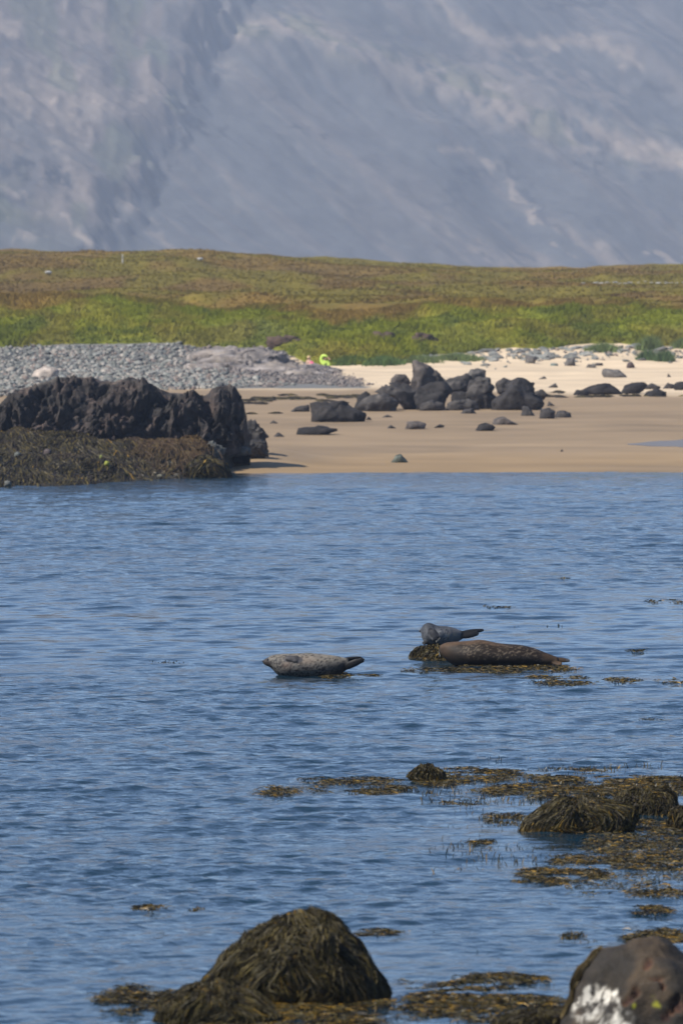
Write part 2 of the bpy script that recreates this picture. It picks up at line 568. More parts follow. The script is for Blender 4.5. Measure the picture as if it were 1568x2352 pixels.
def mountain_col(x, y):
    z, spur, q, gully, base = mountain(x, y)
    acr, alo = (MA * x + MB * y), (MB * x - MA * y)
    st = fbm(xyz(acr / 4.0, alo / 130), 4, 141)
    st2 = fbm(xyz(acr / 14, alo / 200), 3, 143)
    n = fbm(xyz(x / 30, y / 45), 4, 145)
    n2 = fbm(xyz(x / 6, y / 9), 4, 147)
    n3 = fbm(xyz(x / 2.5, y / 4), 3, 148)
    # where each feature of the slope lies, named by the bearing and height it is seen at from the shore
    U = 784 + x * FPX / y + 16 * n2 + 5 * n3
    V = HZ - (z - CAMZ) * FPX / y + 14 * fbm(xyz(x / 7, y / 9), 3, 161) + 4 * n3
    scree = np.array((0.092, 0.091, 0.092))
    pale = np.array((0.225, 0.182, 0.148))
    tan = np.array((0.142, 0.118, 0.104))
    dark = np.array((0.028, 0.03, 0.036))
    green = np.array((0.07, 0.085, 0.045))
    c = np.tile(scree, (len(x), 1))
    c = mixc(c, tan, 0.35 * sstep(0.0, 0.9, st2 + 0.3 * n))
    c = mixc(c, scree * 0.78, 0.4 * sstep(0.05, 0.7, -st + 0.3 * st2))
    c = mixc(c, tan * 1.1, 0.35 * sstep(0.2, 0.7, st))
    # bench running down to the right, with patches of moss
    bd = poly_dist(U, V, [(430, 75), (700, 62), (900, 130), (1100, 205), (1250, 285), (1400, 325), (1600, 372)])
    wide = np.interp(U, [430, 700, 1000, 1300, 1600], [18, 34, 60, 46, 34])
    band = np.exp(-(bd / wide) ** 2)
    c = mixc(c, pale, np.clip(0.85 * band * sstep(-0.9, 0.35, n2 + 0.5 * n3), 0, 1))
    c = mixc(c, green, 0.4 * band * sstep(0.1, 0.5, fbm(xyz(x / 22, y / 10), 3, 163)))
    c = mixc(c, scree * 0.8, 0.8 * np.exp(-(poly_dist(U, V, [(800, 45), (950, 105), (1060, 112)]) / 42) ** 2))
    c = mixc(c, pale, 0.75 * np.exp(-(poly_dist(U, V, [(985, -20), (1060, 60), (1130, 95), (1380, 98), (1465, 160)]) / 15) ** 2))
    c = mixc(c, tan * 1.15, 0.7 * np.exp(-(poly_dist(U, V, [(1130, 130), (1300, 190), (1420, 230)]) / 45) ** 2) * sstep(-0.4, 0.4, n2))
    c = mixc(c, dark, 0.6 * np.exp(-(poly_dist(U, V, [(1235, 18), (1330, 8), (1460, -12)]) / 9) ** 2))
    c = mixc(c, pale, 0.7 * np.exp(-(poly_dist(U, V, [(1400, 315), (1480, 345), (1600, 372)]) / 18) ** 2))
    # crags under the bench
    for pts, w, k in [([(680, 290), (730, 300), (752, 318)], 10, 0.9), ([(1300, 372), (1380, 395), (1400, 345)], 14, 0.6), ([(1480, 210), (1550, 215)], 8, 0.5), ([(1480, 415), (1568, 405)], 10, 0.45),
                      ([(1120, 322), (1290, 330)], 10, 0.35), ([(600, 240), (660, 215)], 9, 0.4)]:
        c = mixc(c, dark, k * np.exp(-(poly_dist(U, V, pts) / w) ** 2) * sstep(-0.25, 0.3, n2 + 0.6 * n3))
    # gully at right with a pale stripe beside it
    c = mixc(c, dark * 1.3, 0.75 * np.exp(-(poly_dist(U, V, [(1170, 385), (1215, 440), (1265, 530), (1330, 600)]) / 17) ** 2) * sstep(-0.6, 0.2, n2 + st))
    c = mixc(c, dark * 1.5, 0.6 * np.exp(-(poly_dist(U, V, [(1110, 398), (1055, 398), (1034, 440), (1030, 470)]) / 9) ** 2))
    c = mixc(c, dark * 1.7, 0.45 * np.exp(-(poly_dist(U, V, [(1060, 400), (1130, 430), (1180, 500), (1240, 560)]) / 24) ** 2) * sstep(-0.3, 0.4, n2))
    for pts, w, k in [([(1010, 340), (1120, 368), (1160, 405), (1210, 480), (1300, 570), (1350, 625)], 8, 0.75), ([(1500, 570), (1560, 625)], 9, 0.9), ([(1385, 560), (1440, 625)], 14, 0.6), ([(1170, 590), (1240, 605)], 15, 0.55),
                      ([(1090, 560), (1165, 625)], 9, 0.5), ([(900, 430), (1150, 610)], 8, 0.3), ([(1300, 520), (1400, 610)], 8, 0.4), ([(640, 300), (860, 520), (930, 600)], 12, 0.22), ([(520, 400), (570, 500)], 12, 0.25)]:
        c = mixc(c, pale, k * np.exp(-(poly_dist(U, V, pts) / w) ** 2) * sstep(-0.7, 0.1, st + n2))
    # rough spur at left
    sp = mixc(np.tile(tan * 0.85, (len(x), 1)), pale, 0.3 * sstep(0.0, 0.6, n + 0.3 * n2))
    sp = mixc(sp, scree * 0.9, 0.6 * sstep(0.0, 0.6, -n + 0.5 * n2))
    sp = mixc(sp, pale, 0.6 * np.exp(-(poly_dist(U, V, [(20, 250), (120, 200), (230, 250), (150, 330)]) / 50) ** 2) * sstep(-0.4, 0.4, n2))
    sp = mixc(sp, green, 0.4 * sstep(0.15, 0.6, fbm(xyz(x / 14, y / 40), 3, 151)))
    sp = mixc(sp, green * 0.75, 0.7 * np.exp(-(poly_dist(U, V, [(-40, 470), (60, 530), (140, 590)]) / 48) ** 2))
    spm = sstep(0.25, 0.75, spur) * sstep(560, 480, V)
    c = mixc(c, sp, np.maximum(spm, spur * 0.3))
    c = mixc(c, pale, 0.5 * np.exp(-(poly_dist(U, V, [(330, 40), (400, 90), (480, 130), (540, 165)]) / 14) ** 2) * sstep(-0.3, 0.4, n2))
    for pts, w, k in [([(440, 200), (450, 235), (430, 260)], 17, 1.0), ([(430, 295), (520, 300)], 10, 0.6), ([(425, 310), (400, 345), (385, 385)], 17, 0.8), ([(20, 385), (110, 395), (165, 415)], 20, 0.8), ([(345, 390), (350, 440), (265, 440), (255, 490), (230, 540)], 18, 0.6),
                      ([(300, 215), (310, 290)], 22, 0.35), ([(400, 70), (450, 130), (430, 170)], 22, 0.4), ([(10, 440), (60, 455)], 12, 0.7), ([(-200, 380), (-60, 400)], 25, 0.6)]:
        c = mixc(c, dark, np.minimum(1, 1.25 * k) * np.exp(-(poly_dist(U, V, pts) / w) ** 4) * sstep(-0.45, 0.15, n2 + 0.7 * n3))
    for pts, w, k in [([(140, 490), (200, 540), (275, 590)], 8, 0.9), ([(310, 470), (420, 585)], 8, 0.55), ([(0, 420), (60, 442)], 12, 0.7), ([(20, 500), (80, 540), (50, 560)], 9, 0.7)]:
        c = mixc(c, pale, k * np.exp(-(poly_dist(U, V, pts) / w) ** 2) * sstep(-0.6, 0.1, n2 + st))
    m = np.array((0.105, 0.09, 0.085))
    return m * (np.maximum(c, 0.004) / m) ** 1.22 * (1 + 0.06 * n2 + 0.04 * n3)[:, None]

mx = spaced(220, 1.1, 2600, 1.6)
my = np.concatenate([np.linspace(2560, 2690, 20), np.linspace(2691, 3250, 400), np.geomspace(3256, 3700, 20)])
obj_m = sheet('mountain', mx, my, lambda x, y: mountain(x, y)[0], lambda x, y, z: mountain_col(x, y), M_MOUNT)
tag(obj_m, kind='structure')

# ------------------------------------------------------------------ sea
def build_water():
    sx_ = np.concatenate([[-60, -25, -10, -5, -2.6, -1.7, -1.3, -1.12], np.linspace(-1, 1, 236), [1.12, 1.3, 1.7, 2.6, 5, 10, 25, 60]])
    ys = [-60.0, -30, 0, 15, 25, 30]
    y = 33.0
    while y < 182:
        ys.append(y)
        y += 0.053 + 0.085 * max(0, y - 36) / 140
    ys += [186, 195]
    ys = np.array(ys)
    S_, Y = np.meshgrid(sx_, ys)
    x, y = (S_ * np.clip(5.5 + 0.068 * Y, 7, 20)).ravel(), Y.ravel()
    calm = np.exp(-((y - 84) / 17) ** 2)
    fine = (1 - sstep(1.0, 1.6, np.abs(S_.ravel()))) * sstep(28, 34, y)
    wx = x + 0.5 * vn(xyz(x / 3, y / 3), 5) 
    wy = y + 0.5 * vn(xyz(x / 3, y / 3, 7), 6)
    gust = vn(xyz(x / 6, y / 8), 201) + 0.8 * vn(xyz(x / 1.3, y / 2.4), 202) + 0.6 * vn(xyz(x / 0.5, y / 0.9), 204)
    # choppier where the breeze touches, calmer in the lee of the weed and of the seals' reef
    chop = 1.06 + 0.30 * gust + 0.16 * vn(xyz(x / 14, y / 5), 203)
    chop *= 1 - 0.68 * calm
    chop *= 1 - 0.62 * sstep(-0.5, 3.0, x) * np.exp(-((y - 50.5) / 6.5) ** 2)
    chop *= 1 - 0.30 * sstep(44, 38, y)
    chop = np.clip(chop, 0.12, 1.4)
    r = np.random.default_rng(11)
    z = np.zeros(len(x))
    step = np.interp(y, ys[:-1], np.diff(ys))
    farup = 1 + 0.35 * sstep(70, 125, y)
    for k in range(56):
        lam = 0.17 * (3.6 / 0.17) ** (k / 55.0) * r.uniform(0.93, 1.07)
        ang = r.normal(R(-82), R(55 if lam < 0.4 else 38 if lam < 0.8 else 24))
        kx, ky = math.cos(ang) * 2 * math.pi / lam, math.sin(ang) * 2 * math.pi / lam
        slope = 0.052 if lam < 0.35 else 0.022 if lam < 0.75 else 0.013 if lam < 1.5 else 0.006
        amp = slope * lam / (2 * math.pi)
        ph = kx * wx + ky * wy + r.uniform(0, 6.283)
        s = np.sin(ph)
        z += amp * (s + 0.25 * (s * s - 0.5) * 2) * (chop if lam < 0.35 else chop * (0.7 + 0.3 * sstep(46, 66, y)) if lam < 0.5 else (0.6 + 0.4 * sstep(46, 66, y)) * ( 0.45 + 0.55 * chop + 0.55 * calm) if lam < 1.4 else 0.5 + 0.5 * chop) * sstep(2.2, 4.5, lam / step) * (1 if lam < 0.9 else farup)
    z *= fine * (1 - 0.75 * sstep(150, 176, y))
    bmp = np.clip(chop * 1.1 - 0.12, 0.04, 1.0)
    me = mesh_np('sea', np.stack([x, y, z], 1), grid_faces(len(sx_), len(ys)), np.stack([bmp] * 3, 1))
    return tag(obj('sea', me, M_WATER), kind='structure')
build_water()

# film of water draining over the wet sand
def film():
    us = np.linspace(1440, 1800, 60)
    rows = []
    for u in us:
        k = max(0.0, min(1.0, (u - 1440) / 160))
        for t in np.linspace(-1, 1, 9):
            h = hit(u, 1021 - 3 * k + t * (1 + 11 * k * (1 + 0.2 * math.sin(u * 0.06))))
            rows.append((h[0], h[1], h[2] + 0.006))
    v = np.array(rows)
    me = mesh_np('tide_pool', v, grid_faces(9, len(us)))
    tag(obj('tide_pool', me, M_FILM), kind='structure')
mf, ntf, bf, _ = new_mat('water_film')
bf.inputs['Base Color'].default_value = (0.16, 0.13, 0.1, 1)
bf.inputs['Roughness'].default_value = 0.38
bf.inputs['IOR'].default_value = 1.333
M_FILM = mf
film()

# ------------------------------------------------------------------ rocks
class Rock:
    """a boulder: outline seen from the shore, real depth, facets and cracks"""
    def __init__(self, pts, y, depth=0.8, seed=0, facet=0.8, rough=0.05, bury=0.15, block=0.0, blk=1.5, nplanes=16):
        w = np.array([at(u, v, y) for u, v in pts])[:, [0, 2]]
        lo, hi = w.min(0), w.max(0)
        self.w, self.h = hi - lo
        self.base = lo[1]
        low = w[:, 1] < lo[1] + 0.22 * self.h
        w[low, 1] -= bury * self.h + 0.05
        self.c = np.array(((lo[0] + hi[0]) / 2, lo[1] + 0.42 * self.h))
        self.size = math.sqrt(self.w * self.h)
        self.depth = depth * 0.5 * (0.45 * self.w + 0.55 * min(self.w, 1.6 * self.h))
        self.y = y + self.depth * 0.55
        th = np.linspace(-math.pi, math.pi, 361)
        rr = []
        P = w - self.c
        Q = np.roll(P, -1, 0)
        for t in th:
            d = np.array((math.cos(t), math.sin(t)))
            e = Q - P
            den = d[0] * e[:, 1] - d[1] * e[:, 0]
            den = np.where(np.abs(den) < 1e-9, 1e-9, den)
            s = (P[:, 0] * e[:, 1] - P[:, 1] * e[:, 0]) / den
            g = (P[:, 0] * d[1] - P[:, 1] * d[0]) / den
            ok = (s > 0) & (g >= -1e-6) & (g <= 1 + 1e-6)
            rr.append(s[ok].max() if ok.any() else 0.3 * self.size)
        rr = np.array(rr)
        k = np.array((1, 2, 3, 2, 1)) / 9.0
        ext = np.concatenate([rr[-3:-1], rr, rr[1:3]])
        self.th, self.rr = th, np.convolve(ext, k, 'valid')
        r = np.random.default_rng(seed + 1000)
        n = nrm(r.normal(size=(nplanes, 3)) * np.array((1, 1.2, 1)))
        self.n, self.hh = n, r.uniform(0.66, 0.98, nplanes)
        self.seed, self.facet, self.rough, self.block, self.blk = seed, facet, rough, block, blk

    def surf(self, d):
        """points relative to the rock's base centre, for unit directions"""
        th = np.arctan2(d[:, 2], d[:, 0])
        rho = np.sqrt(d[:, 0] ** 2 + d[:, 2] ** 2)
        Rr = np.interp(th, self.th, self.rr)
        dot = d @ self.n.T
        f = np.where(dot > 0.05, self.hh / np.maximum(dot, 0.05), 9).min(1)
        f = np.minimum(f, 1.0)
        wgt = self.facet * sstep(0.05, 0.55, np.abs(d[:, 1]))
        k = 1 + (f - 1) * wgt
        rs = rho ** 0.72
        p = np.stack([Rr * rs * np.cos(th) * k, self.depth * d[:, 1] * k, Rr * rs * np.sin(th) * k], 1)
        q = p / self.size + self.seed * 3.7
        disp = self.rough * self.size * fbm(q * 3.0, 5, self.seed + 11)
        if self.block:
            f1, f2, cid = voro(q * self.blk + 0.25 * fbm(q * 4, 2, 3)[:, None], self.seed)
            disp = disp + self.block * self.size * (1.9 * voro_tilt(q * self.blk, self.seed + 40) + 0.9 * voro_tilt(q * self.blk * 2.3, self.seed + 50) + 0.5 * (cid - 0.5) - 0.35 * (1 - sstep(0.0, 0.12, f2 - f1)))
        p = p + nrm(p) * disp[:, None]
        p[:, 2] += self.c[1] - self.base
        return p

    def mesh(self, name, sub, colf):
        d, f = ico(sub)
        p = self.surf(d)
        return mesh_np(name, p, f, colf(p, d, self))

    def place(self):
        return (self.c[0], self.y, self.base)

def plain(c, var=0.25, warm=None):
    c = np.array(c)
    def fn(p, d, rk):
        n = fbm(p / rk.size * 2.2 + rk.seed, 4, rk.seed + 5)
        col = np.tile(c, (len(p), 1)) * (1 + var * n)[:, None]
        if warm is not None:
            col = mixc(col, np.array(warm), np.clip(0.6 * sstep(0.0, 0.6, fbm(p / rk.size * 3 + 7, 4, rk.seed + 9)), 0, 1))
        col = col * (1 + 0.55 * sstep(0.15, 0.6, fbm(p / rk.size * np.array((5, 5, 9)) + 3, 4, rk.seed + 19)))[:, None]
        return col
    return fn

def boulder(name, pts, y, label, cat='boulder', colf=None, mat=None, group=None, sub=4, **kw):
    rk = Rock(pts, y, **kw)
    o = obj(name, rk.mesh(name, sub, colf), mat or M_BOULDER, loc=rk.place())
    tag(o, label, cat, group)
    return o, rk

def cA(pts): return [(686 + a * 0.3906, 808.5 + b * 0.3906) for a, b in pts]
def cB(pts): return [(a * 0.40625, 826.9 + b * 0.40625) for a, b in pts]
def cE(pts): return [(306.25 + a * 0.41407, 2051.9 + b * 0.41407) for a, b in pts]
def cF(pts): return [(1102.5 + a * 0.2969, 2113.0 + b * 0.2969) for a, b in pts]
def cH(pts): return [(1163.75 + a * 0.2578, 747.25 + b * 0.2578) for a, b in pts]

def ground_y(pts):
    v = max(p[1] for p in pts)
    u = sum(p[0] for p in pts) / len(pts)
    return hit(u, v)[1]

DK = (0.019, 0.0162, 0.015)
MD = (0.038, 0.033, 0.030)
PL = (0.10, 0.09, 0.08)
BR = (0.075, 0.062, 0.054)
yc = hit(980, 941)[1]
CL = 'boulders heaped on the beach'
B = dict(block=0.042, blk=1.7, rough=0.03)
heap = [
 ([(60,300),(90,290),(250,300),(300,325),(385,360),(395,375),(370,398),(210,412),(110,408),(75,395),(68,350)], None, DK, 'flat-topped black boulder lying apart at the left of the boulder heap', 5),
 ([(330,330),(345,300),(430,245),(500,240),(560,270),(590,300),(560,345),(500,358),(400,356),(350,350)], yc - 2, MD, 'broad grey boulder with a smooth sloping face at the near left of the heap', 5),
 ([(322,318),(350,260),(390,232),(420,240),(425,270),(355,325)], yc + 1, DK, 'small dark boulder leaning behind the broad sloping boulder', 4),
 ([(430,240),(480,195),(560,180),(640,190),(700,230),(700,322),(620,318),(590,290),(540,258)], yc + 0.2, MD, 'long boulder with a pale grey crest below the tallest boulder', 5),
 ([(538,200),(545,150),(580,128),(630,140),(655,170),(650,205)], yc + 3.0, BR, 'small rounded brownish boulder beside the tallest boulder', 4),
 ([(650,180),(668,110),(675,58),(700,52),(755,68),(800,105),(835,130),(850,165),(855,220),(760,240),(690,225),(650,210)], yc + 2.0, BR, 'tallest brownish boulder at the top of the heap', 5),
 ([(690,332),(680,260),(700,215),(780,180),(850,190),(880,220),(897,245),(872,290),(855,336),(760,337)], yc - 0.8, DK, 'upright dark boulder in front of the tallest boulder', 5),
 ([(705,336),(722,302),(790,288),(850,300),(862,337),(780,339)], yc - 1.8, MD, 'low smooth stone at the foot of the upright dark boulder', 4),
 ([(853,340),(870,300),(920,282),(1000,277),(1050,300),(1065,327),(960,337)], yc - 1.4, MD, 'low wide grey boulder at the front centre of the heap', 4),
 ([(895,300),(903,240),(960,228),(1015,250),(1035,300),(960,310)], yc + 0.8, DK, 'dark boulder tucked in the hollow behind the low wide boulder', 4),
 ([(845,190),(880,160),(980,130),(1015,150),(990,220),(940,240),(880,222),(850,205)], yc + 1.8, MD, 'tilted slab resting against the tallest boulder', 4),
 ([(975,150),(1010,100),(1070,92),(1100,110),(1092,150),(1040,168),(990,165)], yc + 2.4, PL, 'pale slab perched on top of the right half of the heap', 4),
 ([(985,225),(1008,168),(1060,150),(1120,160),(1150,215),(1122,242),(1168,272),(1142,318),(1050,324),(1010,295),(983,255)], yc + 0.4, MD, 'jagged grey boulder under the pale perched slab', 5),
 ([(1157,190),(1200,150),(1250,165),(1265,200),(1225,235),(1172,230)], yc + 2.2, MD, 'small grey boulder behind the big right boulder', 4),
 ([(1145,325),(1140,290),(1175,255),(1240,190),(1290,155),(1330,165),(1365,200),(1385,230),(1440,280),(1450,305),(1400,330),(1300,340),(1200,343),(1160,350)], yc - 1.2, DK, 'biggest dark boulder with a pointed top at the right end of the heap', 5),
 ([(1385,235),(1430,220),(1465,250),(1440,268),(1395,270)], yc + 1.5, MD, 'low stone behind the right end of the boulder heap', 3),
]
for i, (pts, yy, c, lab, sub) in enumerate(heap):
    pts = cA(pts)
    boulder('boulder', pts, yy or ground_y(pts), lab, 'boulder', plain(c, 0.3, (0.075, 0.066, 0.058) if c != DK else (0.04, 0.036, 0.034)), group=CL, sub=sub, seed=20 + i,
            facet=1.0, depth=0.95, nplanes=13, **B)
small = [
 ([(930,362),(975,337),(1020,330),(1055,360)], MD, 'low dark stone in front of the middle of the boulder heap'),
 ([(1298,376),(1320,320),(1350,320),(1402,374)], MD, 'pointed stone at the foot of the biggest dark boulder'),
 ([(1408,392),(1420,335),(1470,328),(1508,350),(1502,390)], MD, 'upright rounded stone right of the pointed stone'),
 ([(1495,386),(1520,350),(1565,343),(1600,360),(1605,386)], MD, 'low rounded stone touching the upright rounded stone'),
 ([(1128,428),(1150,395),(1200,380),(1315,418)], BR, 'brown wedge-shaped stone with a long tail on the wet sand'),
 ([(1030,460),(1060,425),(1100,415),(1162,442),(1112,464)], DK, 'dark stone touching the brown wedge-shaped stone'),
 ([(616,454),(640,412),(700,405),(747,420),(742,452)], BR, 'squat brown stone on the wet sand before the heap'),
 ([(503,450),(540,428),(592,448)], MD, 'little flat stone left of the squat brown stone'),
 ([(768,446),(830,422),(862,438)], MD, 'thin dark flat stone right of the squat brown stone'),
 ([(523,650),(570,608),(600,602),(658,642)], (0.07, 0.078, 0.062), 'greenish stone standing alone near the water edge'),
 ([(-20,484),(0,445),(120,435),(255,456),(90,488)], DK, 'long flat weedy rock on the sand below the flat-topped boulder'),
 ([(465,384),(520,368),(585,384)], MD, 'sliver of flat rock on the sand beside the broad boulder'),
 ([(1447,318),(1470,290),(1522,314)], MD, 'small flat stone right of the biggest dark boulder'),
 ([(1438,208),(1510,180),(1527,210)], PL, 'pale pointed stone on dry sand beyond the heap'),
 ([(1390,158),(1440,142),(1464,160)], PL, 'thin grey stone on dry sand above the pale pointed stone'),
 ([(-70,352),(-20,325),(60,308),(62,348)], MD, 'flat grey rock half buried left of the flat-topped boulder'),
 ([(385,400),(410,378),(440,398)], DK, 'tiny dark stone at the tip of the flat-topped boulder'),
 ([(1525,586),(1545,570),(1562,586)], MD, 'single small pebble-like stone on the bare wet sand'),
 ([(-170,500),(-120,472),(-60,498)], MD, 'small low stone on the sand right of the black outcrop'),
 ([(-190,420),(-150,402),(-100,418)], MD, 'flat stone on the sand beside the top of the black outcrop'),
]
for i, (pts, c, lab) in enumerate(small):
    pts = cA(pts)
    boulder('stone', pts, ground_y(pts), lab, 'stone', plain(c, 0.3), group='stones on the wet sand', sub=4, seed=60 + i, facet=0.6, depth=1.2, rough=0.06, bury=0.3)
strip = [
 ([(665,580),(720,550),(820,520),(900,520),(960,550),(1010,590),(1040,616),(800,618),(700,616)], DK, 'long dark humped rock on the tide line at right'),
 ([(575,619),(620,575),(700,575),(745,608),(680,622)], DK, 'low dark rock at the left end of the tide line rocks'),
 ([(995,600),(1040,550),(1110,512),(1200,508),(1255,530),(1215,585),(1120,605),(1030,610)], DK, 'sloping dark rock right of the long humped rock'),
 ([(1210,555),(1290,515),(1370,548),(1335,570),(1240,568)], MD, 'small dark rock behind the forked weedy rock'),
 ([(1215,624),(1240,590),(1350,568),(1418,595),(1428,634),(1330,634)], DK, 'forked dark weedy rock nearest on the tide line'),
 ([(1368,562),(1430,515),(1500,530),(1485,565)], MD, 'flat rock beyond the forked weedy rock'),
 ([(1478,540),(1510,505),(1568,503),(1650,540),(1570,578),(1500,574)], DK, 'dark rock on the tide line cut by the picture edge'),
 ([(848,440),(858,385),(990,395),(1050,430),(1105,464),(1000,466),(880,456)], PL, 'broken grey slab lying on the dry sand'),
 ([(508,354),(530,295),(600,285),(618,348),(570,362)], PL, 'squared grey block on the dry sand'),
 ([(1058,370),(1075,335),(1110,320),(1138,368),(1095,382)], (0.07, 0.05, 0.045), 'dark reddish stone on the dry sand below the grass clumps'),
 ([(375,362),(390,335),(450,338),(460,360)], (0.14, 0.16, 0.14), 'flat greenish grey stone on the dry sand'),
 ([(1418,462),(1435,425),(1470,462)], MD, 'small dark upright stone on the dry sand at far right'),
 ([(262,472),(335,450),(364,478)], MD, 'thin dark stone above the big right boulder'),
 ([(160,336),(168,265),(260,275),(275,300),(222,340)], PL, 'wide grey brown stone below the turf bank'),
 ([(770,358),(790,335),(850,335),(858,360)], MD, 'long low stone among the upper beach stones'),
 ([(690,378),(720,345),(790,350),(800,380)], PL, 'flat sandy slab among the upper beach stones'),
]
for i, (pts, c, lab) in enumerate(strip):
    pts = cH(pts)
    boulder('stone' if i > 6 else 'tide_rock', pts, ground_y(pts), lab, 'rock' if i < 7 else 'stone', plain(c, 0.3), group='rocks along the upper tide line' if i < 7 else 'stones on the dry sand',
            sub=4, seed=90 + i, facet=0.7, depth=1.1, rough=0.06, bury=0.25)

# bedrock ledge left of the bathers
LG = (0.20, 0.175, 0.16)
LG2 = (0.15, 0.135, 0.13)
ledges = [
 ([(430,812),(520,799),(600,803),(655,818),(672,836),(620,845),(540,845),(440,840)], 334, LG, 'brownish bedrock ledge at the foot of the turf'),
 ([(552,850),(640,836),(700,846),(760,852),(800,856),(850,882),(820,889),(700,890),(600,884)], 316, LG2, 'low grey bedrock ledge running out onto the sand'),
 ([(425,835),(540,838),(630,850),(610,882),(500,876),(420,864)], 321, LG, 'broken brown bedrock ledge beside the cobbles'),
 ([(592,824),(625,805),(655,812),(662,838),(620,842)], 329, LG2, 'dark angular block on top of the bedrock ledge'),
 ([(440,830),(500,815),(560,822),(640,838),(690,846),(700,862),(600,872),(480,862)], 326, LG, 'long sloping bedrock ledge in the middle of the brown bank'),
 ([(600,868),(680,850),(760,856),(820,868),(860,885),(760,892),(640,890)], 312, LG, 'smooth outer bedrock ledge nearest the sand'),
 ([(520,806),(580,800),(640,806),(680,824),(640,832),(540,826)], 338, LG2, 'upper bedrock ledge under the turf edge'),
 ([(676,846),(705,838),(760,846),(805,853),(796,870),(700,870)], 322, LG2, 'rounded rock hiding the feet of the seated people'),
]
for i, (pts, yy, c, lab) in enumerate(ledges):
    boulder('rock_ledge', pts, yy, lab, 'ledge', plain(c, 0.35, (0.24, 0.2, 0.17)), M_LEDGE, 'bedrock ledges by the people', sub=5, seed=130 + i, facet=0.5, depth=1.0,
            rough=0.05, block=0.07, blk=3.0, bury=0.25)
pts = [(72, 866), (84, 850), (104, 842), (122, 843), (136, 852), (130, 872), (90, 874)]
boulder('pale_boulder', pts, 300, 'pale sandy boulder on the cobbles behind the black outcrop', 'boulder', plain((0.36, 0.3, 0.25), 0.12), sub=4, seed=150, facet=0.4, depth=0.9)

def hit_turf(u, v):
    ys = np.linspace(345, 620, 1500)
    d = ray(u, v)
    zl = turf(d[0] / d[1] * ys, ys)
    zr = CAMZ + d[2] / d[1] * ys
    k = np.argmax(zl > zr) if (zl > zr).any() else len(ys) - 1
    return (d[0] / d[1] * ys[k], ys[k], zl[k])
# eroded soil in the turf bank
for i, (pts, lab) in enumerate([
    ([(838,805),(842,778),(862,767),(905,768),(912,790),(895,808)], 'dark hollow of bare soil under a turf overhang'),
    ([(925,800),(935,775),(968,768),(1008,778),(1012,792),(975,804)], 'bare brown soil scar with tufts right of the dark hollow'),
    ([(608,800),(614,776),(640,772),(700,778),(708,792),(655,800)], 'grey brown soil scar in the turf above the bedrock ledge'),
]):
    h = hit_turf(sum(p[0] for p in pts) / len(pts), max(p[1] for p in pts) - 8)
    rk = Rock(pts, h[1] - (1.3 if i == 2 else 2.4), seed=160 + i, depth=0.7, facet=0.5, rough=0.12, block=0.08, blk=3)
    tag(obj('soil_bank', rk.mesh('soil_bank', 4, plain((1, 1, 1))), M_SOIL, loc=rk.place()), lab, 'soil bank', 'eroded soil in the turf bank')

# ------------------------------------------------------------------ black outcrop at left
SIL = cB([(-700,240),(-500,170),(-300,210),(-120,280),(0,250),(40,200),(80,170),(180,155),(230,130),(330,95),(350,108),(440,98),(520,95),(560,120),(640,125),(720,100),(770,110),(870,145),
          (950,180),(1010,190),(1060,185),(1090,177),(1140,208),(1165,200),(1190,160),(1250,140),(1300,144),(1340,172),(1372,225),(1390,320),(1402,400),(1412,470)])
SIL_U = np.array([p[0] for p in SIL]); SIL_V = np.array([p[1] for p in SIL])
def oc_y(u): return 176.5 + 2.0 * np.clip(u, -300, 620) / 600 + 0.5 * sstep(380, 620, u)
SHELF_TOP = lambda u: 826.9 + np.interp(u / 0.40625, [-800, 0, 600, 1150, 1400], [415, 420, 430, 455, 470]) * 0.40625

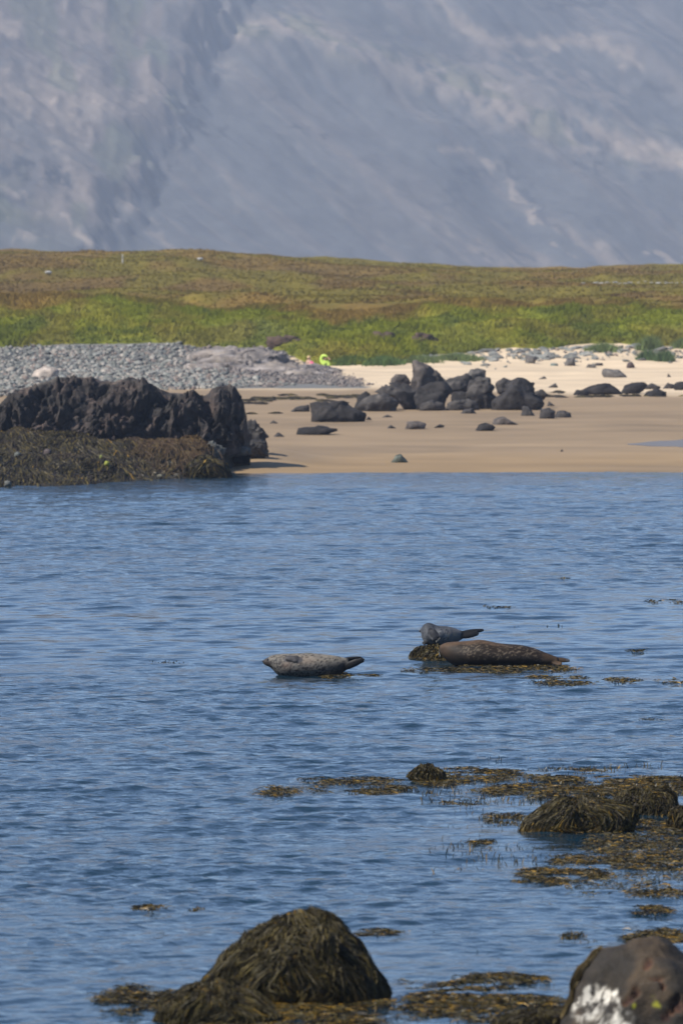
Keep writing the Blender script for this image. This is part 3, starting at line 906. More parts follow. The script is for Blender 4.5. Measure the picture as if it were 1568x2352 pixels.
def outcrop():
    nu, nt = 420, 150
    us = np.linspace(-260, 574, nu)
    t = np.linspace(0, 1, nt)
    U, T = np.meshgrid(us, t)
    u, t = U.ravel(), T.ravel()
    yc_ = oc_y(u)
    vt = np.interp(u, SIL_U, SIL_V)
    ztop = CAMZ - (vt - HZ) * (yc_ + 0.6) / FPX
    zb = CAMZ - (SHELF_TOP(u) + 26 - 16 * sstep(420, 500, u) - HZ) * yc_ / FPX
    zb = np.minimum(zb, ztop - 0.05)
    pa = np.array([-1.0, -0.93, -0.84, -0.66, -0.36, 0.0, 0.45, 0.9, 1.2])
    pb = np.array([0.0, 0.22, 0.48, 0.76, 0.94, 1.0, 0.93, 0.6, 0.0])
    pt = np.concatenate([[0], np.cumsum(np.hypot(np.diff(pa) * np.array([1.2] * 4 + [0.9] + [0.35] * 3), np.diff(pb) * np.array([1.4] * 5 + [0.4] * 3)))])
    pt = pt / pt[-1]
    t_top = pt[5]
    endk = np.clip((574 - u) / 40.0, 0.02, 1) ** 0.5
    yy = yc_ + 0.6 + np.interp(t, pt, pa) * 1.35 * endk
    zz = zb - 0.2 + (ztop - zb + 0.2) * np.interp(t, pt, pb)
    zz = np.where(t > t_top, zz - ((t - t_top) / (1 - t_top)) ** 2 * 1.0, zz)
    xx = (u - 784) / FPX * yc_
    p = np.stack([xx, yy, zz], 1)
    c0 = np.stack([xx, yc_ + 0.6, zb], 1)
    out = nrm(p - c0 + np.array((0, 0, 0.15)))
    q = p.copy()
    ca, sa = math.cos(0.5), math.sin(0.5)
    q[:, 0], q[:, 2] = p[:, 0] * ca + p[:, 2] * sa, p[:, 2] * ca - p[:, 0] * sa
    warp = 0.45 * np.stack([fbm(q * 1.1, 3, 301), fbm(q * 1.1, 3, 302), fbm(q * 1.1, 3, 304)], 1)
    f1, f2, cid = voro(q * np.array((1.05, 1.0, 1.5)) + warp, 303)
    g1, g2, cid2 = voro(q * np.array((2.2, 2.2, 3.2)) + warp, 305)
    front = sstep(t_top - 0.02, t_top - 0.22, t)
    disp = (0.55 * (cid - 0.5) - 0.25 * (1 - sstep(0, 0.14, f2 - f1)) * (cid > 0.4) + 0.24 * (cid2 - 0.5) - 0.10 * (1 - sstep(0, 0.12, g2 - g1))) * (0.12 + 0.88 * front)
    disp = 0.65 * disp + (0.42 * voro_tilt(q * np.array((0.95, 1.0, 1.25)) + 0.4 * warp, 331) + 0.12 * voro_tilt(q * np.array((2.3, 2.3, 3.0)) + 0.4 * warp, 341)) * (0.05 + 0.95 * front)
    disp += (0.07 * fbm(q * 2.2, 5, 311) + 0.04 * ridged(q * 5, 3, 312)) * (0.4 + 0.6 * front)
    und = sstep(0.02, 0.1, t) 
    disp += 0.45 * sstep(380, 470, u) * voro_tilt(q * np.array((0.8, 0.8, 0.8)) + 0.3 * warp, 361) * (0.1 + 0.9 * front)
    p = p + out * (disp * und)[:, None]
    col = np.full((len(p), 3), 1.0)
    col = mixc(col, np.array((1.7, 1.4, 1.3)), 0.75 * sstep(0.2, 0.7, fbm(q * 0.8, 4, 321)) * (1 - sstep(0.3, 0.6, t)))
    col = mixc(col, np.array((2.0, 1.85, 1.7)), 0.5 * sstep(0.72, 1.0, cid2) * sstep(0.2, 0.6, cid))
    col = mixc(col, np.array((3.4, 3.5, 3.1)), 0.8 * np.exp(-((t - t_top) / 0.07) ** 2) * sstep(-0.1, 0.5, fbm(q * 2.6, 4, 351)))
    col *= (0.8 + 0.5 * cid2)[:, None]
    col[:, :] *= 1.0
    return p, grid_faces(nu, nt), col
p, f, col = outcrop()
org = np.array((-7.0, 178.0, 0.6))
oc = obj('black_outcrop', mesh_np('black_outcrop', p - org, f, col), M_BLACK, loc=org)
tag(oc, 'long jagged black rock outcrop above the weed-covered shelf at left', 'rock outcrop')

# lumps at its right end
for i, (pts, yy, lab) in enumerate([
    ([(1375,455),(1385,350),(1440,342),(1488,388),(1499,430),(1475,452),(1440,470)], 183.5, 'black knobbly rock joined to the right end of the outcrop'),
    ([(1380,500),(1410,458),(1480,448),(1508,470),(1516,502),(1440,510)], 182, 'small black rock lowest at the right end of the outcrop'),
    ([(1230,560),(1250,480),(1330,470),(1410,500),(1422,535),(1320,540)], 178.5, 'grey sloping slab below the right end of the outcrop'),
    ([(1130,520),(1150,478),(1215,470),(1260,500),(1250,560),(1180,555)], 176.5, 'grey wet slab between the weed and the outcrop'),
]):
    pts = cB(pts)
    boulder('rock', pts, yy, lab, 'rock', plain((0.032, 0.03, 0.03) if i < 2 else (0.075, 0.077, 0.07), 0.4, (0.07, 0.06, 0.05)), group='rocks at the end of the black outcrop', sub=5, seed=170 + i,
            facet=0.7, depth=1.1, rough=0.07, block=0.08, blk=3, bury=0.6)

# ------------------------------------------------------------------ seaweed helper: ribbons
def ribbons(paths, side, width, col):
    """paths (n, k, 3), side (n, k, 3), width (n, k): flat fronds"""
    n, k, _ = paths.shape
    a = paths - side * width[..., None] / 2
    b = paths + side * width[..., None] / 2
    v = np.stack([a, b], 2).reshape(n * k * 2, 3)
    i = (np.arange(n)[:, None] * k * 2 + np.arange(k - 1)[None, :] * 2).ravel()
    f = np.stack([i, i + 1, i + 3, i + 2], 1)
    c = np.repeat(col, k * 2, 0) if col.ndim == 2 else np.repeat(col.reshape(n * k, 3), 2, 0)
    return v, f, c

AMBER = np.array((0.17, 0.098, 0.012))
OLIVE = np.array((0.072, 0.054, 0.016))
DOLIVE = np.array((0.032, 0.026, 0.011))
BLACKW = np.array((0.014, 0.010, 0.007))
GREYW = np.array((0.075, 0.062, 0.036))
def weed_cols(n, w):
    pal = np.array((AMBER, OLIVE, DOLIVE, BLACKW, GREYW))
    k = rng.choice(5, n, p=np.array(w) / sum(w))
    return pal[k] * rng.uniform(0.65, 1.4, (n, 1))

def drape(rk, n, length, width, steps=5, w=(0, 2, 3, 1, 2), lift=0.02, seed=0, low=-0.25, amber_z=None, jit=0.5, whorl=1.0):
    """fronds hanging down over a rock"""
    r = np.random.default_rng(seed + 500)
    d = nrm(r.normal(size=(n * 3, 3)))
    d = d[(d[:, 2] > low) & (d[:, 1] < 0.4)][:int(n * 0.85)]
    n = len(d)
    L = length * r.uniform(0.5, 1.3, n)
    clump = np.stack([vn(d * 2.6 * whorl + 3, seed), vn(d * 2.6 * whorl + 13, seed + 1), vn(d * 2.6 * whorl + 23, seed + 2)], 1)
    P, Sd = [], []
    lf = lift * r.uniform(0.1, 1.0, n) + lift * 0.9 * np.clip(vn(d * 5.0, seed + 4), -0.5, 1) + lift * 0.6 * vn(d * 12.0, seed + 6)
    cur = d.copy()
    prev = None
    for k in range(steps):
        s = rk.surf(cur)
        nn = nrm(s - np.array((0, 0, 0.25 * rk.h)))
        s = s + nn * (lf * (1 - 0.4 * (k / steps)) + 0.012 * np.sin(k * 1.7 + 6 * d[:, 0]))[:, None]
        P.append(s)
        down = np.array((0, 0, -1.0)) - cur * (cur @ np.array((0, 0, -1.0)))[:, None]
        dirn = nrm(nrm(down) + jit * clump + 0.35 * r.normal(size=(n, 3)))
        cur = nrm(cur + dirn * (L / steps / max(rk.size * 0.55, 0.1))[:, None])
    P = np.stack(P, 1)
    T = np.gradient(P, axis=1)
    N = nrm(P - np.array((0, 0, 0.2 * rk.h)))
    Sd = nrm(np.cross(T, N) + 0.25 * r.normal(size=(n, 1, 3)))
    tap = np.array([0.7, 1, 1, 0.85, 0.4])
    wd = width * r.uniform(0.6, 1.5, (n, 1)) * tap[None, :]
    col = weed_cols(n, w) * (1 + 0.45 * vn(d * 7.0, seed + 8))[:, None]
    colk = np.repeat(col[:, None, :], steps, 1)
    if amber_z is not None:
        m = sstep(amber_z, 0.0, P[..., 2]) * r.uniform(0, 1.2, (n, 1))
        colk = colk * (1 - np.clip(m, 0, 1))[..., None] + AMBER * np.clip(m, 0, 1)[..., None] * r.uniform(0.4, 1.1, (n, 1, 1))
    return ribbons(P, Sd, wd, colk)

def weed_rock(pts, y, label, n, length, width, sub=5, seed=0, dcol=(0.03, 0.026, 0.018), w=(0, 2, 3, 1, 2), lift=0.03, amber_z=None, depth=0.9, group=None, bury=0.25, jit=0.5, facet=0.3, whorl=1.0, rough=0.022):
    rk = Rock(pts, y, depth=depth, seed=seed, facet=facet, rough=rough, bury=bury)
    root = empty('weed_covered_rock', rk.place())
    tag(root, label, 'seaweed rock', group)
    obj('rock', rk.mesh('rock', sub, plain(dcol, 0.3)), M_BOULDER, root)
    v, f, c = drape(rk, n, length, width, seed=seed, w=w, lift=lift, amber_z=amber_z, jit=jit, whorl=whorl)
    tag(obj('seaweed', mesh_np('seaweed', v, f, c), M_DRYWEED, root), kind='stuff')
    return root, rk

WG = 'weed-covered rocks in the water'
M1 = cE([(340,575),(385,520),(440,485),(495,410),(550,368),(610,325),(670,270),(770,232),(855,188),(905,166),(1045,172),(1100,198),(1160,262),(1215,312),(1295,405),(1365,480),(1450,550),(1420,580),(1250,610),(1000,630),(750,620),(500,600)])
weed_rock(M1, 37.9, 'tall cone-shaped rock thatched with brown seaweed in the foreground', 20000, 0.24, 0.0062, seed=201, facet=0.25, rough=0.03, sub=5, lift=0.04, amber_z=0.12, group=WG, w=(0.1, 3, 3, 1.5, 2.5), jit=1.0, whorl=1.6)
M2 = cE([(95,705),(180,620),(260,570),(350,520),(430,500),(520,510),(640,580),(740,640),(810,700),(780,740),(400,760),(150,745)])
weed_rock(M2, 36.7, 'low seaweed mound at the foot of the tall thatched rock', 9500, 0.2, 0.0062, rough=0.05, seed=202, sub=4, lift=0.025, amber_z=0.07, group=WG, w=(0.2, 3, 3, 1.2, 2.5), jit=1.0, whorl=1.6)
M4 = [(1120, 2372), (1145, 2345), (1200, 2332), (1260, 2326), (1320, 2318), (1345, 2340), (1330, 2375)]
weed_rock(M4, 36.2, 'low dark seaweed hump beside the white-stained rock', 4000, 0.25, 0.0065, seed=203, sub=4, lift=0.02, group=WG, w=(0, 2, 3, 3, 1))
def cG(pts): return [((1900 + a / 2.3758) * 0.6125, (2850 + b / 2.3758) * 0.6125) for a, b in pts]
MR1 = cG([(130,600),(220,545),(320,490),(420,430),(510,392),(610,390),(720,385),(850,385),(980,405),(1080,450),(1150,560),(1000,620),(700,640),(400,630)])
weed_rock(MR1, 50.6, 'wide weed hummock with hanging dark fronds at right', 11000, 0.2, 0.0075, rough=0.06, seed=204, sub=4, lift=0.03, amber_z=0.06, group=WG, w=(0.3, 3, 3, 2, 3))
MR2 = cG([(900,480),(960,400),(1060,330),(1160,295),(1300,275),(1400,285),(1470,340),(1500,420),(1480,520),(1200,560),(1000,560)])
weed_rock(MR2, 52.5, 'second weed hummock behind the wide one at right', 7000, 0.2, 0.0075, rough=0.06, seed=205, sub=4, lift=0.03, amber_z=0.08, group=WG, w=(0.3, 3, 3, 3, 2))
MR3 = cG([(1440,600),(1500,470),(1560,440),(1700,430),(1800,500),(1850,620),(1600,640)])
weed_rock(MR3, 51.0, 'dark weed hummock cut by the right picture edge', 5000, 0.2, 0.0075, rough=0.06, seed=206, sub=4, lift=0.03, amber_z=0.05, group=WG, w=(0.3, 2, 3, 3, 1))
MS = [(938, 1786), (955, 1772), (972, 1761), (990, 1762), (1012, 1774), (1032, 1790), (985, 1797)]
weed_rock(MS, dist_water(1794), 'small pointed weed tuft among the floating weed', 2200, 0.14, 0.008, seed=207, sub=4, lift=0.02, amber_z=0.04, group=WG, w=(0.3, 3, 3, 2, 1))
MSEAL = [(940, 1512), (952, 1500), (970, 1489), (995, 1487), (1040, 1486), (1066, 1500), (1070, 1515), (1000, 1518)]
weed_rock(MSEAL, 77.2, 'weed-topped rock under the grey seal', 3500, 0.14, 0.009, seed=208, sub=4, lift=0.03, amber_z=0.06, group=WG, w=(0.4, 3, 4, 2, 0.5), depth=1.3)
MB_ = cB([(1042,670),(1050,620),(1065,590),(1120,560),(1180,550),(1270,592),(1312,662),(1200,672)])
weed_rock(MB_, 170.5, 'rounded weed-covered boulder at the far water edge', 2500, 0.45, 0.035, seed=209, sub=4, lift=0.05, group='weed-covered rocks of the far shore', w=(0.2, 3, 3, 2, 0.5))

# weed-covered shelf below the black outcrop
def shelf_z(x, y):
    u = 784 + x / y * FPX
    front = np.interp(u, [-300, 0, 250, 430, 560], [161.0, 161.5, 165.5, 169.5, 177])
    back = oc_y(u) + 0.3
    zt = CAMZ - (SHELF_TOP(u) - HZ) * back / FPX
    t = np.clip((y - front) / np.maximum(back - front, 0.5), -0.3, 1.3)
    z = zt * (1.35 * t - 0.35 * t * t) * (0.5 + 0.5 * sstep(590, 470, u)) - 0.1 * sstep(0, -0.3, t)
    z = z - 1.2 * sstep(495, 570, u)
    return z + 0.16 * fbm(xyz(x / 0.9, y / 1.6), 4, 401) + 0.18 * vn(xyz(x / 2.2, y / 3), 405)
sx = np.linspace(-15.5, -2.3, 190); sy = np.linspace(158, 192, 150)
X, Y = np.meshgrid(sx, sy)
x, y = X.ravel(), Y.ravel()
z = shelf_z(x, y)
root = empty('weed_covered_shelf', (-9, 168, 0))
tag(root, 'broad rock shelf covered in brown seaweed below the black outcrop', 'rock shelf')
o3 = np.array((-9, 168, 0.0))
obj('rock', mesh_np('rock', np.stack([x, y, z], 1) - o3, grid_faces(len(sx), len(sy)), np.tile(np.array((0.03, 0.026, 0.018)), (len(x), 1))), M_BOULDER, root)
def shelf_weed():
    n = 24000
    x0 = rng.uniform(-15, -3.4, n); y0 = rng.uniform(160, 180, n)
    u = 784 + x0 / y0 * FPX
    keep = (y0 < oc_y(u) - 0.2) & (u < 490) & (shelf_z(x0, y0) > -0.15)
    keep &= ~((u > 285) & (y0 < 169 + (u - 285) * 0.02) & (rng.uniform(0, 1, n) < 0.8))
    x0, y0 = x0[keep], y0[keep]
    n = len(x0)
    L = rng.uniform(0.35, 0.9, n)
    ax = rng.normal(0, 0.3, n) + 0.5 * vn(xyz(x0 / 1.2, y0 / 2), 411)
    P = []
    for k in range(5):
        t = k / 4.0
        xx = x0 + ax * L * t
        yy = y0 - L * t * 0.9
        P.append(np.stack([xx, yy, shelf_z(xx, yy) + 0.05 + 0.10 * (1 - t) + 0.05 * rng.uniform(0, 1, n)], 1))
    P = np.stack(P, 1)
    S = nrm(np.stack([np.ones(n), 0.3 * rng.normal(size=n), 0.5 * rng.normal(size=n)], 1))[:, None, :].repeat(5, 1)
    wd = 0.034 * rng.uniform(0.5, 1.4, (n, 1)) * np.array((0.8, 1, 1, 0.8, 0.4))[None]
    c = weed_cols(n, (0.03, 1.6, 4, 3.5, 0.4))
    br = sstep(-0.2, 0.6, fbm(xyz(x0 / 2.5, y0 / 3.5), 3, 415))
    c = mixc(c, np.array((0.075, 0.042, 0.016)), 0.55 * br * sstep(167, 173, y0))
    return ribbons(P, S, wd, c)
v, f, c = shelf_weed()
tag(obj('seaweed', mesh_np('seaweed', v - o3, f, c), M_DRYWEED, root), kind='stuff')

def on_shelf(pts, up):
    k = np.array(pts).mean(0)
    ys_ = np.linspace(160, 182, 300)
    dd = ray(k[0], k[1])
    zr = CAMZ + dd[2] / dd[1] * ys_
    return ys_[np.argmax(np.maximum(shelf_z(dd[0] / dd[1] * ys_, ys_), 0) + up > zr)]

# pale rubble and stones on the shelf
rub = [((690,612),18),((715,640),14),((760,640),16),((800,655),15),((840,620),16),((850,590),22),((890,600),22),((930,640),18),((960,585),24),((985,625),20),((1010,600),22),((1040,590),22),
       ((905,655),16),((745,610),12),((1000,650),14),((875,640),13),((820,600),12),((950,610),14)]
for i, ((a, b), s) in enumerate(rub):
    pts = cB([(a - s * 1.4, b + s * 0.4), (a - s, b - s * 0.4), (a, b - s * 0.7), (a + s * 1.1, b - s * 0.3), (a + s * 1.5, b + s * 0.45)])
    c = [(0.095, 0.09, 0.065), (0.13, 0.125, 0.05), (0.055, 0.05, 0.042), (0.14, 0.115, 0.08)][i % 4]
    boulder('rubble_stone', pts, on_shelf(pts, 0.10) + 0.0, ['greyish rubble stone between the weedy shelf and the weedy boulder', 'yellow-green stained rubble stone beside the weedy boulder', 'dark grey rubble stone between shelf and weedy boulder', 'sandy pale rubble stone between shelf and weedy boulder'][i % 4], 'stone', plain(c, 0.3), group='rubble between the shelf and the boulder', sub=3, seed=220 + i, facet=0.6,
            depth=1.3, rough=0.06)
for i, (a, b, s, c, lab) in enumerate([(270, 518, 24, (0.075, 0.058, 0.055), 'reddish grey bare stone set in the shelf weed'), (100, 532, 20, (0.085, 0.09, 0.08), 'grey bare stone at the left edge of the shelf weed'),
                                       (604, 580, 15, (0.22, 0.23, 0.04), 'yellow green stone in the shelf weed'), (572, 542, 9, (0.17, 0.18, 0.05), 'tiny yellow stone above the yellow green stone'),
                                       (45, 695, 22, (0.10, 0.10, 0.09), 'grey stone at the water edge of the shelf'), (590, 436, 40, (0.10, 0.09, 0.085), 'bare grey ledge stone between weed and outcrop')]):
    pts = cB([(a - s, b + s * 0.4), (a - s * 0.8, b - s * 0.4), (a, b - s * 0.7), (a + s * 0.9, b - s * 0.3), (a + s, b + s * 0.45)])
    boulder('stone', pts, on_shelf(pts, 0.2) - 0.15, lab, 'stone', plain(c, 0.2), sub=3, seed=250 + i, facet=0.5, depth=1.2, rough=0.05, group='bare stones on the weedy shelf')

# ------------------------------------------------------------------ white-stained rock at lower right
def guano_rock():
    pts = cF([(600,1000),(640,880),(690,790),(760,620),(830,450),(900,330),(950,270),(1050,248),(1140,240),(1220,192),(1310,172),(1400,182),(1500,232),(1600,290),(1750,420),(1900,650),(2000,900),(2020,1050),(1300,1120)])
    rk = Rock(pts, 35.2, depth=0.9, seed=303, facet=0.55, rough=0.045, bury=0.1)
    d, f = ico(6)
    p = rk.surf(d)
    def loc(a, b):
        q = at(*cF([(a, b)])[0], 35.2)
        return np.array((q[0] - rk.c[0], q[2] - rk.base))
    P2 = p[:, [0, 2]]
    front = p[:, 1] < 0.1
    col = np.tile(np.array((0.031, 0.0255, 0.020)), (len(p), 1))
    n = fbm(p * 7, 5, 5)
    col *= (1 + 0.35 * n)[:, None]
    col = mixc(col, np.array((0.075, 0.052, 0.032)), 0.6 * sstep(0.0, 0.7, fbm(p * 4, 4, 15)))
    dent = np.zeros(len(p))
    for a, b, ra, rb, rot, dep in [(1290,330,60,30,0.9,0.02),(1350,430,70,22,0.0,0.03),(1400,480,22,40,0.0,0.03),(1190,520,34,46,0.3,0.04),(1140,580,80,22,0.75,0.03),(1500,600,30,70,-0.4,0.04),(1420,720,100,30,0.8,0.03),(1540,640,60,26,0.8,0.03)]:
        c0 = loc(a, b)
        sc_ = 0.2969 * 35.2 / FPX
        dx, dz = (P2 - c0).T / sc_
        ca, sa = math.cos(rot), math.sin(rot)
        e = ((dx * ca + dz * sa) / ra) ** 2 + ((-dx * sa + dz * ca) / rb) ** 2 + 0.35 * n
        m = (1 - sstep(0.4, 1.3, e)) * front
        dent += m * dep
        col = mixc(col, np.array((0.10, 0.05, 0.028)) , 0.85 * m)
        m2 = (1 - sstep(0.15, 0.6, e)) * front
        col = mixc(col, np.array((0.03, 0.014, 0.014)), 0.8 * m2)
    c0 = loc(930, 720)
    sc_ = 0.2969 * 35.2 / FPX
    dx, dz = (P2 - c0).T / sc_
    g = fbm(p * np.array((9, 9, 7)), 5, 25)
    e = (dx / 210) ** 2 + (dz / 190) ** 2 + 0.4 * (dx / 210) * (dz / 190)
    gm = (1 - sstep(0.55, 1.05, e + 0.55 * g)) * front * sstep(-0.75, -0.2, fbm(p * np.array((20, 20, 16)) , 3, 29))
    col = mixc(col, np.array((0.60, 0.56, 0.49)), np.clip(gm * (0.62 + 1.1 * fbm(p * np.array((16, 16, 9)), 5, 39)), 0, 1) * sstep(-0.55, 0.0, fbm(p * np.array((34, 34, 22)), 3, 43)))
    for a, b, r_ in [(1350, 628, 34), (1315, 555, 20), (1180, 640, 14)]:
        c1 = loc(a, b)
        dd = np.linalg.norm((P2 - c1) / sc_, axis=1)
        col = mixc(col, np.array((0.42, 0.42, 0.03)), 0.85 * (1 - sstep(r_ * 0.5, r_ * 1.1, dd + 10 * n)) * front)
    p = p - nrm(p) * dent[:, None] + nrm(p) * (0.012 * gm * (1 + g))[:, None]
    root = empty('stained_rock', rk.place())
    tag(root, 'big grey rock with a white bird-dropping stain in the near corner', 'rock')
    obj('rock', mesh_np('rock', p, f, col), M_STAIN, root)
    # weed hanging on its left flank
    r = np.random.default_rng(9)
    nfr = 500
    th = r.uniform(R(126), R(170), nfr)
    P = []
    sy_ = r.uniform(-0.22, 0.3, nfr)
    for k in range(7):
        t2 = th + k * 0.05
        dd = nrm(np.stack([np.cos(t2), sy_ * 0.9, np.sin(t2)], 1))
        s = rk.surf(dd)
        P.append(s + nrm(s - np.array((0, 0, 0.3 * rk.h))) * 0.012)
    P = np.stack(P, 1)
    T = np.gradient(P, axis=1)
    S = nrm(np.cross(T, nrm(P)) + 0.3 * r.normal(size=(nfr, 1, 3)))
    v, f2, c = ribbons(P, S, 0.012 * r.uniform(0.6, 1.4, (nfr, 1)) * np.ones((1, 7)), mixc(weed_cols(nfr, (0.3, 4, 1, 0, 2)), np.array((0.085, 0.055, 0.022)), np.full(nfr, 0.5)))
    tag(obj('seaweed', mesh_np('seaweed', v, f2, c), M_DRYWEED, root), kind='stuff')
M_STAIN = mat_surface('stained_rock', [(0.3, (0.6, 0.6, 0.6)), (0.7, (1.3, 1.27, 1.2))], scale=7, rough=0.62, bump=0.9, bscale=22, dist=0.02, attr=True, spec=0.22, rough2=0.85)
guano_rock()

# ------------------------------------------------------------------ floating weed
def weed_patch(u0, u1, v0, v1, n, seed, w=(1.8, 3.5, 3, 1.2, 0.4), tip=0.22, hgt=0.024, wid=0.0058, clump=3.2, shape='ellipse', thr=0.12):
    r = np.random.default_rng(seed + 900)
    n = int(n * 1.6)
    m = n * 6
    uu = r.uniform(-1.12, 1.12, m); vv = r.uniform(-1.15, 1.15, m)
    p0 = np.array([at_z((u0 + u1) / 2, (v0 + v1) / 2, 0)])[0]
    xa, xb = at_z(u0, (v0 + v1) / 2, 0)[0], at_z(u1, (v0 + v1) / 2, 0)[0]
    ya, yb = dist_water(v1), dist_water(v0)
    x = (xa + xb) / 2 + uu * (xb - xa) / 2
    y = (ya + yb) / 2 + vv * (yb - ya) / 2
    dens = fbm(xyz(x * clump, y * clump * 0.8), 4, seed, 0.6)
    wob = 0.35 * vn(xyz(x * 1.1, y * 0.9), seed + 50)
    e = 1.1 + wob - (uu ** 2 + vv ** 2) if shape == 'ellipse' else 1.05 + wob - np.maximum(np.abs(uu) ** 3, np.abs(vv) ** 2.5)
    keep = (dens > thr + 0.12 + r.normal(0, 0.16, m) - 0.4 * np.clip(e, -1, 1)) & (e > r.uniform(0, 0.5, m))
    x, y = x[keep][:n], y[keep][:n]
    n = len(x)
    up = r.uniform(0, 1, n) < tip
    k = 4
    t = np.linspace(0, 1, k)[None, :]
    L = r.uniform(0.5, 1.3, n)[:, None]
    ang = r.uniform(0, 6.283, n)[:, None]
    hor = np.where(up[:, None], 0.6, 3.2) * hgt * L
    X = x[:, None] + np.cos(ang + 1.2 * t * r.normal(size=(n, 1))) * hor * t
    Y = y[:, None] + np.sin(ang) * hor * t
    bump = np.clip(fbm(xyz(x * 1.2, y * 0.8), 2, seed + 3), -0.3, 1)[:, None]
    Z = np.where(up[:, None], -0.025 + hgt * L * t * (1.05 + 0.7 * bump), 0.004 + 0.012 * np.sin(t * 3.14) * L + 0.012 * np.clip(bump, 0, 1))
    P = np.stack([X, Y, Z], 2)
    a2 = r.uniform(-0.7, 0.7, n)
    S = np.where(up[:, None], np.stack([np.cos(a2), np.sin(a2), np.zeros(n)], 1), nrm(np.stack([-np.sin(ang[:, 0]), np.cos(ang[:, 0]), 0.8 * r.normal(size=n)], 1)))
    S = np.repeat(S[:, None, :], k, 1)
    wd = wid * r.uniform(0.6, 1.5, (n, 1)) * np.array((0.8, 1.1, 1.1, 0.6))[None]
    # forked tips
    c = weed_cols(n, w)
    v, f, cc = ribbons(P, S, wd, c)
    org = np.array((p0[0], p0[1], 0.0))
    return v - org, f, cc, org

